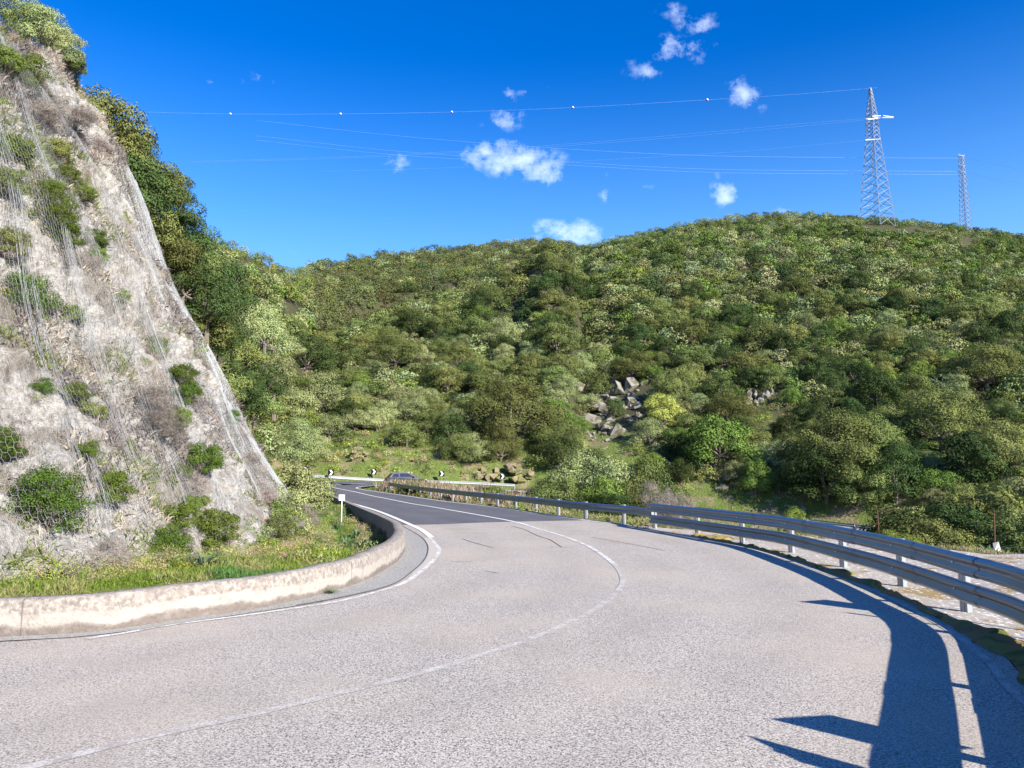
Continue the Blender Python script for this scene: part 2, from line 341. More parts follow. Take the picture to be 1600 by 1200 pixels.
c = t.mix(t.math('MULTIPLY', t.ramp(h, .3, .16), .8), c, (.15, .12, .10)); jt = t.math('FRACT', t.math('DIVIDE', uv[0], 5.7)); c = t.mix(t.math('MULTIPLY', t.ramp(jt, .0045, .002), .7), c, (.10, .08, .06))
c = t.mix(t.math('MULTIPLY', t.ramp(t.noise(5, 5), .56, .68), .5), c, (.27, .23, .2)); c = t.mix(t.math('MULTIPLY', t.ramp(t.noise(3.2, 7, rough=.7), .50, .64), .5), c, (.22, .185, .155)); t.col(c).bump(n2, 1, .03); M['concrete_wall'] = t.m
t = NT('gravel'); n = t.noise(.9, 5); f = t.noise(35, 4, rough=.75); v = t.vor(22, out='Color')
c = t.mix(f, (.29, .25, .205), (.48, .42, .355)); c = t.mix(t.ramp(n, .54, .60), c, t.mix(t.noise(9, 4), (.30, .16, .09), (.26, .24, .08))); c = t.mix(t.ramp(t.sep(v)[0], .86, .95), c, (.75, .72, .68))
c = t.mix(t.ramp(t.noise(3.1, 6, rough=.7), .64, .68), c, (.16, .12, .07)); t.col(c).bump(f, .8, .02); M['gravel'] = t.m
t = NT('moss_edge'); n = t.noise(3.2, 5); f = t.noise(40, 4, rough=.75)
c = t.mix(t.ramp(n, .42, .58), t.mix(f, (.24, .21, .05), (.42, .36, .11)), t.mix(f, (.30, .15, .06), (.45, .28, .14))); c = t.mix(t.ramp(t.noise(1.7, 4), .55, .66), c, (.10, .16, .03)); t.col(c).bump(f, 1, .05); M['moss_edge'] = t.m
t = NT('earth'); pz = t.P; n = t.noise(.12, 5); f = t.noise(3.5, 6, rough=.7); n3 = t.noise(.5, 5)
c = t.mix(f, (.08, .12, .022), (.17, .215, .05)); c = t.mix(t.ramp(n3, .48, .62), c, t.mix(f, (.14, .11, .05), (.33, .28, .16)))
c = t.mix(t.ramp(t.noise(.9, 6, rough=.65), .62, .70), c, (.42, .38, .31)); c = t.mix(t.ramp(t.math('ADD', t.sep(t.P)[2], t.math('MULTIPLY', n3, 6)), 7, 14), c, t.mix(f, (.035, .035, .016), (.10, .095, .045))); t.col(c).bump(f, 1, .3); M['earth'] = t.m  # higher hillside floor: leaf litter, with shade between crowns painted into its dark tone
t = NT('cliff_rock'); n = t.noise(.45, 5); f = t.noise(6, 6, rough=.75); st = t.noise(2.2, 5, t.scale((1, 1, .35)), .7); k = t.noise(.9, 5, rough=.6)
c = t.mix(t.ramp(f, .3, .7), (.30, .275, .235), (.70, .655, .59)); c = t.mix(t.math('MULTIPLY', t.ramp(n, .50, .60), .8), c, t.mix(f, (.16, .13, .10), (.40, .34, .27)))
c = t.mix(t.math('MULTIPLY', t.ramp(st, .56, .66), .8), c, t.mix(f, (.15, .12, .10), (.30, .25, .2))); c = t.mix(t.ramp(k, .62, .70), c, t.mix(f, (.10, .13, .03), (.24, .26, .08)))
t.col(c).bump(f, 1, .25); M['cliff_rock'] = t.m
t = NT('boulder_stone'); f = t.noise(2.5, 6, rough=.7); c = t.mix(f, (.15, .135, .11), (.36, .33, .285)); c = t.mix(t.ramp(t.noise(1.1, 5, rough=.65), .46, .58), c, (.10, .095, .05)); t.col(c).bump(f, .7, .12); M['boulder_stone'] = t.m
def leafmat(name, c, trans=.04, rnd=.35):
    t = NT(name); oi = t.N.new('ShaderNodeObjectInfo'); a = t.attr('tint')
    hsv = t.N.new('ShaderNodeHueSaturation'); t.L.new(t.ramp(oi.outputs['Random'], 0, 1, False), hsv.inputs['Value'])
    mr = t.N.new('ShaderNodeMapRange'); mr.inputs[3].default_value = 1-rnd; mr.inputs[4].default_value = 1+rnd; t.L.new(oi.outputs['Random'], mr.inputs[0]); t.L.new(mr.outputs[0], hsv.inputs['Value'])
    m2 = t.N.new('ShaderNodeMapRange'); m2.inputs[3].default_value = .475; m2.inputs[4].default_value = .52
    t.L.new(t.math('FRACT', t.math('MULTIPLY', oi.outputs['Random'], 7.31)), m2.inputs[0]); t.L.new(m2.outputs[0], hsv.inputs['Hue'])
    t.L.new(t.mix(1.0, c, a, 'MULTIPLY'), hsv.inputs['Color']); t.L.new(hsv.outputs[0], t.b.inputs['Base Color']); t.b.inputs['Roughness'].default_value = .85; t.b.inputs['Specular IOR Level'].default_value = .06
    if trans:
        tr = t.N.new('ShaderNodeBsdfTranslucent'); t.L.new(hsv.outputs[0], tr.inputs['Color']); ms = t.N.new('ShaderNodeMixShader'); ms.inputs[0].default_value = trans
        o = t.N['Material Output']; t.L.new(t.b.outputs[0], ms.inputs[1]); t.L.new(tr.outputs[0], ms.inputs[2]); t.L.new(ms.outputs[0], o.inputs['Surface'])
    M[name] = t.m
leafmat('leaf_oak', (.146, .172, .052)); leafmat('leaf_olive', (.235, .268, .108)); leafmat('leaf_lentisk', (.130, .182, .038)); leafmat('leaf_dark', (.058, .088, .027))
leafmat('leaf_yellow', (.36, .39, .09), rnd=.1); leafmat('leaf_any', (1, 1, 1), rnd=.0); leafmat('twig_dry', (.23, .195, .165), .05); leafmat('grass_any', (1, 1, 1), .3, 0); leafmat('leaf_asphodel', (.13, .20, .09), .25, .15)
leafmat('leaf_juniper', (.085, .135, .022), .2, .2)
flat('bark', (.17, .14, .11), .9, 0, .35, 6); flat('galvanised', (.30, .33, .37), .36, .85, .12, 5); flat('galvanised_far', (.30, .31, .315), .5, .3, .1, 2); flat('post_zinc', (.30, .315, .33), .55, .25, .1, 9)
flat('steel_lattice', (.25, .27, .31), .5, .5, .15, .5); flat('insulator', (.80, .82, .80), .35, 0, .05); flat('cable', (.45, .55, .70), .5, .2, .02); flat('white_paint', (.82, .82, .80), .5, 0, .04)
flat('red_paint', (.55, .04, .03), .5); flat('black_paint', (.012, .012, .014), .45); flat('rusty_iron', (.10, .05, .035), .85, .1, .4, 20); flat('rubber', (.02, .02, .02), .8)
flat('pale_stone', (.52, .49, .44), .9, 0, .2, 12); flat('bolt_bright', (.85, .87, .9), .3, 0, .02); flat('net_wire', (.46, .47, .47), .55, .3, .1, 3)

# ------------------------------------------------------------------ ground sheets
def polar():
    az = np.r_[np.arange(-180, -52, 6.), np.arange(-52, 52, .26), np.arange(52, 180.1, 6.)]
    r = [0.8]
    while r[-1] < 900: r.append(r[-1]*1.016+.02)
    r = np.array(r); A, R = np.meshgrid(np.radians(az), r, indexing='ij'); X = R*np.sin(A); Y = R*np.cos(A); Z = terrain(X, Y)
    n, m = X.shape; V = np.stack([X, Y, Z], -1).reshape(-1, 3); i, j = np.meshgrid(np.arange(n-1), np.arange(m-1), indexing='ij'); a = (i*m+j).ravel()
    F = np.stack([a, a+1, a+m+1, a+m], 1); c = len(V); V = np.vstack([V, [[0, 0, -.1]]])
    me = mesh_np(V, F[:, ::-1], smooth=True); return me
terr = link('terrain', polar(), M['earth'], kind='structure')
def sheet(name, loop, zf, mat, step=1.0, **kw):
    L2 = resample(np.vstack([loop, loop[:1]]), step)[:-1, :2]; x0, y0 = L2.min(0); x1, y1 = L2.max(0)
    gx, gy = np.meshgrid(np.arange(x0, x1, step), np.arange(y0, y1, step)); gx = gx.ravel()+.01; gy = gy.ravel()+.013
    ok = inside(L2, gx, gy); db = np.full(gx.shape, 9.); 
    for q in L2: db = np.minimum(db, np.hypot(gx-q[0], gy-q[1]))
    ok &= db > step*.45; pts = [Vector(map(float, q)) for q in L2]+[Vector((float(a), float(b))) for a, b in zip(gx[ok], gy[ok])]
    n = len(L2); v, e, f, *_ = delaunay_2d_cdt(pts, [(i, (i+1) % n) for i in range(n)], [], 1, 1e-6)
    V = np.array([[q[0], q[1]] for q in v]); Z = zf(V[:, 0], V[:, 1]); V = np.c_[V, Z]; F = np.array([t_ for t_ in f if len(t_) == 3])
    a, b, c = V[F[:, 0]], V[F[:, 1]], V[F[:, 2]]; s = np.cross((b-a)[:, :2], (c-a)[:, :2]); F[s < 0] = F[s < 0][:, ::-1]
    me = mesh_np(V, F)
    if name.startswith('road'):
        dd, _ = dist_poly(resample(lineC, 1.0), V[:, 0], V[:, 1]); at = me.attributes.new('lat', 'FLOAT', 'POINT'); at.data.foreach_set('value', dd.astype(np.float32))
    return link(name, me, mat, **kw)
gz = lambda dz: (lambda X, Y: g(Y)+dz)
sheet('road', np.vstack([gutP[:, :2], np.array(outerH)[:, :2], edgeP[::-1][:, :2]]), gz(0), M['asphalt_worn'], 1.2, kind='structure')
seamL = W(628, 820.5); seamR = W(921, 813.0)
gl = [p for p in gutP if p[1] > seamL[1]+.4 and p[0] < 0]; el_ = [p for p in edgeP if p[1] > seamR[1]+.3]
seam_mid = [W(700,819), W(760,816), W(840,814.3), W(880,813.4)]
new_loop = np.array([seamL[:2]]+[p[:2] for p in gl]+[p[:2] for p in outerH]+[p[:2] for p in el_[::-1]]+[seamR[:2]]+[p[:2] for p in seam_mid[::-1]])
sheet('road_resurfaced', new_loop, gz(.005), M['asphalt_new'], 1.5, kind='structure')
def ribbon(name, P, wl, wr, dz, mat, parent=None, zf=None, step=.6, **kw):
    P = resample(P, step); T, Nn = tangents(P); n = len(P)
    wl = np.broadcast_to(wl, n) if not hasattr(wl, '__len__') else np.interp(np.linspace(0, 1, n), np.linspace(0, 1, len(wl)), wl)
    wr = np.broadcast_to(wr, n) if not hasattr(wr, '__len__') else np.interp(np.linspace(0, 1, n), np.linspace(0, 1, len(wr)), wr)
    A = P[:, :2]-Nn*wl[:, None]; B = P[:, :2]+Nn*wr[:, None]
    za = zf(A[:, 0], A[:, 1]) if zf else P[:, 2]; zb = zf(B[:, 0], B[:, 1]) if zf else P[:, 2]
    V = np.vstack([np.c_[A, za+dz], np.c_[B, zb+dz]]); i = np.arange(n-1); F = np.stack([i, n+i, n+i+1, i+1], 1)
    return link(name, mesh_np(V, F), mat, parent, **kw)
gzf = lambda X, Y: g(Y)
# gutter between wall and asphalt
gw = resample(wallP, .5); gg = resample(gutP, .5)
ribV = []
def loft2(name, A, B, mat, dz, n=160, **kw):
    A = resample(A, .25); B = resample(B, .25); ia = np.linspace(0, len(A)-1, n); ib = np.linspace(0, len(B)-1, n)
    a = np.stack([np.interp(ia, np.arange(len(A)), A[:, k]) for k in range(3)], 1); b = np.stack([np.interp(ib, np.arange(len(B)), B[:, k]) for k in range(3)], 1)
    a[:, 2] += dz; b[:, 2] += dz; i = np.arange(n-1); return link(name, mesh_np(np.vstack([a, b]), np.stack([i, n+i, n+i+1, i+1], 1)), mat, **kw)
loft2('gutter', wallP, gutP+[.03, 0, 0], M['gutter_concrete'], .012, 260, kind='structure')
ribbon('road_joint', gutP[52:-30], .012, .012, .018, M['black_paint'] if False else flat('joint_dark', (.07, .06, .05), .9), None, gzf, .3, kind='structure')
# markings
far = lineL[:, 1] > W(640, 821)[1]-2.5
iL = int(np.argmax((lineL[:, 1] > 24) & (lineL[:, 0] > -6)))
ribbon('road_marking', lineL[iL:], .02, .17, .012, M['paint_fresh'], None, gzf, .4, kind='structure')
ribbon('road_marking', lineL[28:iL+1], .02, .08, .008, M['paint_worn'], None, gzf, .1, kind='structure')
k0 = int(np.argmax(lineL[:, 1] > 15)); ribbon('road_marking', lineL[k0:iL+1], [.02, .26, .3, .22, .16], [-.01]*5, .006, flat('beige_band', (.46, .41, .35), .9, 0, .2, 30), None, gzf, .1, kind='structure')
iC = int(np.argmax(lineC[:, 1] > W(792, 813)[1]-3)); iD = int(np.argmax((lineC[:, 1] > 17.5)))
ribbon('road_marking', lineC[iC:], .07, .07, .010, M['paint_fresh'], None, gzf, .4, kind='structure')
ribbon('road_marking', lineC[iD:iC+1], .06, .06, .006, M['paint_worn'], None, gzf, .15, kind='structure')
ribbon('road_marking', lineC[:iD+1], .06, .06, .006, M['paint_thin'], None, gzf, .3, kind='structure')
lineR = catmull([(2.5,1.6,0),(4.0,4.4,0)]+WL([(1600,1098),(1545,1035),(1480,984),(1380,930),(1290,896),(1180,860),(1090,841)]), 14)
ribbon('road_marking', lineR, .05, .05, .006, M['paint_thin'], None, gzf, .3, kind='structure')
inner_line = [p for p in edgeP if p[1] > 30]; inner_line = np.array(inner_line); T_, N_ = tangents(inner_line); inner_line[:, :2] += -N_*.35*1
ribbon('road_marking', inner_line, .06, .06, .010, M['paint_fresh'], None, gzf, .4, kind='structure')
# cracks
for pts in [[(690,826.8),(740,828),(765,829)],[(705,832),(745,833),(762,833.5)],[(800,822),(820,828),(842,838),(858,843),(868,849),(878,855.5)],[(925,840),(960,846),(1000,853),(1040,861)],[(722,842),(740,848),(770,856)],[(704,878),(735,878)],[(760,893),(780,896)],[(860,855),(878,855.5),(895,855)]]:
    ribbon('road_crack', catmull(WL(pts), 5), .012, .012, .007, M['joint_dark'], None, gzf, .3, kind='structure')
# lower road
ribbon('lower_road', lower_c, 3.6, 3.6, .03, M['asphalt_far'], None, None, 1.2, kind='structure')
T2, N2 = tangents(lower_c)
for s_ in (-3.3, 3.3):
    q = lower_c.copy(); q[:, :2] += N2*s_; ribbon('lower_road_marking', q, .07, .07, .045, M['paint_fresh'], None, None, 1.2, kind='structure')
# gravel shoulder beyond the rail
sh = [p[:2] for p in edgeP if -6 < p[1] < 29.5 and p[0] > -3]
sh = np.array(sh+[W(1080, 826)[:2]]+[(9.2,25.5),(10.6,22),(12.3,20.2),(14.5,19),(20,17.5),(26,14),(26,2),(12,-5),(4,-6)])
def shz(X, Y):
    d, _ = dist_poly(bound, X, Y); return g(Y)-.012+.0*X-.02*sstep(d, 0, 3)+.04*fbm(np.stack([X, Y, X*0], -1), .9, 3)*sstep(d, .2, 1.2)
sheet('gravel_shoulder', sh, shz, M['gravel'], .35, kind='structure')
# ------------------------------------------------------------------ mossy strip of ground cover
er = [p for p in edgeP if p[1] > 4 and p[1] < 25 and p[0] > 2]; er = resample(np.array(er), .05); Te, Ne = tangents(er)
no = fbm(np.c_[er[:, :2], er[:, 0]*0], 1.3, 3); no2 = fbm(np.c_[er[:, :2], er[:, 0]*0+4], .45, 2)
wo = np.clip(.14+.55*no+.5*no2+.12*fbm(np.c_[er[:, :2], er[:, 0]*0+7], 4, 2)+np.where(er[:, 1] < 11, .25, 0), .03, 1.2); wi = np.clip(.07+.07*fbm(np.c_[er[:, :2], er[:, 0]*0+9], 2, 3), .01, .3)
n_ = len(er); rows = []
for t_ in np.linspace(0, 1, 9):
    off = -wi+(wo+wi)*t_; P_ = er[:, :2]+Ne*off[:, None]; hgt = .05*math.sin(math.pi*t_)**.5*(.8+.9*fbm(np.c_[P_, P_[:, 0]*0], 6, 4)); rows.append(np.c_[P_, er[:, 2]+.006+np.clip(hgt, 0, .1)-.03*(t_ > .98)])
V = np.vstack(rows); i, j = np.meshgrid(np.arange(8), np.arange(n_-1), indexing='ij'); a = (i*n_+j).ravel()
link('moss', mesh_np(V, np.stack([a, a+n_, a+n_+1, a+1], 1), smooth=True), M['moss_edge'], kind='stuff', label='yellow green and rusty moss along the outer asphalt edge')
tag(bpy.data.objects['moss'], cat='moss')

# ------------------------------------------------------------------ wall
def build_wall():
    P = resample(wallP, .35); T, Nn = tangents(P); n = len(P); s = np.r_[0, np.cumsum(np.linalg.norm(np.diff(P[:, :2], axis=0), axis=1))]
    hgt = np.where(P[:, 0] < -10, .47, .47); yy = P[:, 1]; hgt = np.where((P[:, 0] > -20) & (yy > 17), .47-.33*sstep(yy, 20, 34), .47)
    prof = [(0, -.05, 0.), (.005, .06, .12), (.01, .5, .5), (.02, .93, .93), (.06, 1.0, 1.), (.18, 1.01, 1.), (.28, 1.0, 1.), (.31, .92, .93), (.34, None, 0.)]
    V = []; UV = []
    for (o, h, v) in prof:
        z = P[:, 2]+(hgt*h if h is not None else -1.2)
        Q = P[:, :2]-Nn*o; wob = .012*fbm(np.c_[P[:, :2], z], 2.5, 3)
        V.append(np.c_[Q-Nn*wob[:, None], z+wob*.8]); UV.append(np.c_[s, np.full(n, v)])
    V = np.vstack(V); UV = np.vstack(UV); m = len(prof); i, j = np.meshgrid(np.arange(m-1), np.arange(n-1), indexing='ij'); a = (i*n+j).ravel()
    F = np.stack([a, a+1, a+n+1, a+n], 1); me = mesh_np(V, F, uv=UV)
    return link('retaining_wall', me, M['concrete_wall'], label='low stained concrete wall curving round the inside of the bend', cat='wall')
build_wall()

# ------------------------------------------------------------------ cliff
toe = [(-30,6.5,.3),(-18,9.8,.3),(-10,12.2,.2),(-7.6,15.5,.1),(-7.6,20,-.1),(-7.9,25.8,.0),(-8.3,31.3,.3),(-13,36.5,1.5),(-19,41,2),(-26,46,3)]
cr = [(-36,18,18),(-26,20,18),(-19.5,21.5,18),tuple(PY(-60,-40,23.5)),tuple(PY(34,42,26.5)),tuple(PY(88,92,29.5)),tuple(PY(128,148,32)),tuple(PY(140,190,36.5)),(-27,41,13),(-34,46,12)]
NS, NTT = 520, 330
toeC = catmull(toe, 30); crC = catmull(cr, 30); S_ = len(toeC)
def cliff_base(sf, t):                                    # sf in 0..S_-1 (float), t 0..1.25
    sf = np.clip(sf, 0, S_-1); a = np.stack([np.interp(sf, np.arange(S_), toeC[:, k]) for k in range(3)], -1); b = np.stack([np.interp(sf, np.arange(S_), crC[:, k]) for k in range(3)], -1)
    tt = np.clip(t, 0, 1); ex = np.clip(t-1, 0, 1); p = a+(b-a)*tt[..., None]; p[..., 2] = a[..., 2]+(b[..., 2]-a[..., 2])*tt**1.06
    d = (b-a)[..., :2]; d = d/np.linalg.norm(d, axis=-1)[..., None]; p[..., :2] += d*(ex*40)[..., None]; p[..., 2] += ex*40*.12*(1-ex)
    out = -np.concatenate([d*.87, np.zeros(d.shape[:-1]+(1,))], -1); out[..., 2] = .5
    return p, out
def cliff_disp(p, t, soft=False):
    q = p.copy(); q[..., 2] = q[..., 2]*.42
    r = .75*fbm(q, .16, 2)-.25+(.0 if soft else 1)*(.62*fbm(q, .62, 3)+.26*fbm(p, 2.0, 3)+.30*(np.abs(fbm(q*[1, 1, 2.2], .9, 3))-.3)+.11*np.abs(fbm(p, 5, 2)))
    rib = -.35*np.abs(fbm(q*[1, 1, .3], .33, 2))
    return (r+rib+(.42 if soft else 0))*np.clip(t*5+.25, 0, 1)
sg, tg = np.meshgrid(np.linspace(0, S_-1, NS), np.r_[np.linspace(-.05, 1, NTT), np.linspace(1.005, 1.5, 60)], indexing='ij')
Pc, Oc = cliff_base(sg, np.maximum(tg, 0)); Pc = Pc+Oc*(cliff_disp(Pc, tg))[..., None]; Pc[..., 2] += np.minimum(tg, 0)*20
n, m = sg.shape; i, j = np.meshgrid(np.arange(n-1), np.arange(m-1), indexing='ij'); a = (i*m+j).ravel()
Vc = Pc.reshape(-1, 3); Fc = np.stack([a, a+m, a+m+1, a+1], 1)
link('cliff', mesh_np(Vc, Fc, smooth=True), M['cliff_rock'], kind='structure')
# coarse copy for placing things
cs = Pc[::5, ::4]; n5, m5 = cs.shape[:2]; i, j = np.meshgrid(np.arange(n5-1), np.arange(m5-1), indexing='ij'); a = (i*m5+j).ravel()
bvh = BVHTree.FromPolygons([tuple(map(float, q)) for q in cs.reshape(-1, 3)], [tuple(map(int, q)) for q in np.stack([a, a+m5, a+m5+1, a+1], 1)])
def on_cliff(px, py):
    d = Vector(map(float, raydir(px, py))).normalized(); h = bvh.ray_cast(Vector((0, 0, HCAM)), d, 200)
    if h[0] is None: return None, None
    nn = h[1]; nn = nn if nn.dot(d) < 0 else -nn
    return np.array(h[0]), np.array(nn)
def on_ground(px, py, lo=8, hi=400):
    d = raydir(px, py); Y = np.geomspace(lo, hi, 900); X = d[0]/d[1]*Y; zz = HCAM+d[2]/d[1]*Y-terrain(X, Y); k = np.where(zz < 0)[0]
    if len(k) == 0: return None
    i = k[0]; return np.array([X[i], Y[i], HCAM+d[2]/d[1]*Y[i]])
# ------------------------------------------------------------------ wire netting
def prisms(A, B, r):                                      # thin three-sided wires
    A = np.asarray(A); B = np.asarray(B); d = B-A; l = np.linalg.norm(d, axis=1)+1e-9; d /= l[:, None]
    ref = np.tile([0.31, .2, .93], (len(A), 1)); e1 = np.cross(d, ref); e1 /= np.linalg.norm(e1, axis=1)[:, None]+1e-9; e2 = np.cross(d, e1); V = []
    r = np.broadcast_to(r, len(A))[:, None]
    for P in (A, B):
        for k in range(3):
            t = 2*math.pi*k/3; V.append(P+(e1*math.cos(t)+e2*math.sin(t))*r)
    V = np.stack(V, 1).reshape(-1, 3); b = np.arange(len(A))[:, None]*6
    F = np.concatenate([b+np.array([k, (k+1) % 3, 3+(k+1) % 3, 3+k]) for k in range(3)], 0); return V, F
def net():
    s0, s1 = 30*1.0, 30*6.9; # along: arc-length based columns
    sf = np.linspace(s0, s1, 2000); p, _ = cliff_base(sf, np.full(2000, .45)); dl = np.r_[0, np.cumsum(np.linalg.norm(np.diff(p, axis=0), axis=1))]
    cw = .105; nc = int(dl[-1]/cw); colS = np.interp(np.arange(nc+1)*cw, dl, sf); ht = 20.; ch = .135; nr = int(ht/ch)
    ci, ri = np.meshgrid(np.arange(nc+1), np.arange(nr+1), indexing='ij')
    t = (ri*ch)/ht; t0 = .03; t = t0+t*(.96-t0); jit = RNG.normal(0, .008, ci.shape)
    S = colS[ci]; off = np.where((ci+ri) % 2 == 0, .5, -.5)*.55
    Sx = np.interp(np.clip((ci+off*.5)*cw, 0, dl[-1]), dl, sf)
    P, O = cliff_base(Sx, t)
    q = cliff_disp(P, t, True)[..., None]; P = P+O*(np.minimum(q, q)+.02+jit[..., None])
    A = []; B = []
    A.append(P[:, :-1].reshape(-1, 3)); B.append(P[:, 1:].reshape(-1, 3))
    msk = ((ci[:-1]+ri[:-1]) % 2 == 0); A.append(P[:-1][msk]); B.append(P[1:][msk])
    A = np.vstack(A); B = np.vstack(B); V, F = prisms(A, B, .0025)
    nt_ = empty('rockfall_net', (0, 0, 0), 0, 'silvery hexagonal wire netting draped over the left rock face', 'rockfall net')
    link('wire_mesh', mesh_np(V, F), M['net_wire'], nt_)
    # overlapping seams with lacing wire
    for k, sc_ in enumerate([2.2, 2.9, 3.4, 3.95, 4.45, 4.95, 5.3, 5.6, 5.8, 5.95]):
        A = []; B = []
        tt = np.linspace(.06, .96, 120)
        for q in range(14):
            ss = 30*sc_+RNG.normal(0, 2.6)*(.6+.8*tt[::-1])+.5*np.cumsum(RNG.normal(0, .10, 120)); P, O = cliff_base(ss, tt); P = P+O*(cliff_disp(P, tt, True)+.05+RNG.normal(0, .015, 120))[..., None]
            A.append(P[:-1]); B.append(P[1:])
        V, F = prisms(np.vstack(A), np.vstack(B), .0032); link('net_seam', mesh_np(V, F), M['net_wire'], nt_)
    A = []; B = []                                        # horizontal cables
    for tq in (.3, .55, .8):
        ss = np.linspace(s0, s1, 300); P, O = cliff_base(ss, np.full(300, tq)+.01*np.sin(ss*.2)); P = P+O*(cliff_disp(P, np.full(300, tq), True)+.04)[..., None]; A.append(P[:-1]); B.append(P[1:])
    V, F = prisms(np.vstack(A), np.vstack(B), .004); link('tension_cable', mesh_np(V, F), M['net_wire'], nt_)
net()

# ------------------------------------------------------------------ foliage generators
def unit(v): return v/(np.linalg.norm(v, axis=-1)[..., None]+1e-9)
def leaf_quads(C, Nn, size, asp=.6, rg=RNG):              # kite-shaped leaf clumps
    n = len(C); size = np.broadcast_to(size, n)[:, None]; r = unit(rg.normal(size=(n, 3))); t = unit(np.cross(Nn, r)); b = np.cross(Nn, t)
    fold = Nn*size*.18
    V = np.stack([C-t*size*.5, C+b*size*asp*.5+fold, C+t*size*.5, C-b*size*asp*.5+fold], 1).reshape(-1, 3)
    return V, np.arange(4*n).reshape(-1, 4)
def crown_pts(n, rg, lobes=16, flat_=.75, bottom=.15, rough=.15, lob=.42, low=False):
    k = lobes+13; ph = rg.uniform(0, 2*math.pi, k); h = rg.uniform(-.7, 1, k); rr = np.where(h > 0, np.sqrt(np.clip(1-h*h, 0, 1)), 1-.35*h*h)*rg.uniform(.5, .8, k)
    LC = np.c_[rr*np.cos(ph), rr*np.sin(ph), h*np.where(h > 0, flat_*.72, .6)]; LR = lob*.82*rg.uniform(.5, 1.1, k)
    LC = np.vstack([LC, [[0, 0, .05]]]); LR = np.r_[LR, .66]
    wgt = LR**2; pick = rg.choice(k+1, n, p=wgt/wgt.sum()); d = unit(rg.normal(size=(n, 3))); d = np.where((d[:, 2] < -.3)[:, None], d*[1, 1, -.6], d); d = unit(d)
    rad_ = LR[pick]*(1-np.abs(rg.normal(0, rough, n)))*(1+.14*np.sin(d[:, 0]*9+pick)*np.sin(d[:, 1]*8+pick*2)); P = LC[pick]+d*rad_[:, None]*[1, 1, .85]
    P[:, 2] = np.maximum(P[:, 2], -.8+rg.uniform(0, .15, n)); nn = unit(d*1.1+rg.normal(0, .26, (n, 3))+[0, 0, .1]); return P, nn, LC, LR
def leaf_tint(n, rg, amt=.17):
    v = 1+rg.normal(0, amt, n); v = np.clip(v, .45, 1.8); t = np.stack([v*(1+rg.normal(0, .06, n)), v, v*(1+rg.normal(0, .08, n))], 1); return t
def crown_mesh(seed, n, size, asp=.6, **kw):
    rg = np.random.default_rng(seed); P, nn, LC, LR = crown_pts(n, rg, **kw); V, F = leaf_quads(P, nn, size*rg.uniform(.6, 1.35, n), asp, rg); return mesh_np(V, F, tint=leaf_tint(n, rg)), LC, LR
def trunk_mesh(seed, LC, h=.9, r=.06):
    rg = random.Random(seed); b = MB(); top = Vector((rg.uniform(-.06, .06), rg.uniform(-.06, .06), -.25)); b.tube([Vector((0, 0, -h-.35)), Vector((rg.uniform(-.05, .05), 0, -h*.6)), top], [r*1.35, r, r*.8], 7)
    for c in LC[:9]:
        c = Vector(map(float, c)); mid = top.lerp(c, .5)+Vector((rg.uniform(-.08, .08), rg.uniform(-.08, .08), -.04)); b.tube([top, mid, c*.92], [r*.6, r*.38, r*.15], 5)
    me = bpy.data.meshes.new('trunk'); me.from_pydata(b.v, [], b.f); me.materials.append(M['bark']); return me
SPEC = {  # kind: (material, stuff colour, protos, leaf count, leaf size (crown radius 1), label words)
 'oak': ('leaf_oak', 4, 12350, 0.045, dict(lobes=18, flat_=.8)), 'olive': ('leaf_olive', 3, 12350, 0.040, dict(lobes=12, flat_=.95, rough=.16)),
 'lentisk': ('leaf_lentisk', 3, 11400, 0.045, dict(lobes=14, flat_=.75, low=True)), 'dark': ('leaf_dark', 3, 11400, 0.045, dict(lobes=15, flat_=1.05)), 'bigoak': ('leaf_oak', 3, 26000, .030, dict(lobes=20, flat_=.9)), 'yellow': ('leaf_yellow', 1, 13300, 0.040, dict(lobes=12, flat_=1.1))}
PROTO = {}
for ki, (k, (mt, np_, n, sz, kw)) in enumerate(SPEC.items()):
    PROTO[k] = []
    for q in range(np_):
        me, LC, LR = crown_mesh(100*ki+q+5, n, sz, **kw); me.materials.append(M[mt]); tm = trunk_mesh(ki*31+q, LC); PROTO[k].append((me, tm))
def tree(kind, loc, r, hs, rz, label, cat, name, group=None, gap=.5):
    e = empty(name, loc, 0, label, cat, group); me, tm = PROTO[kind][random.randrange(len(PROTO[kind]))]
    for nm, m_ in (('crown', me), ('trunk', tm)):
        o = link(nm, m_, None, e); o.scale = (r, r, r*hs); o.location = (0, 0, r*hs*gap); o.rotation_euler = (0, 0, rz)
    return e
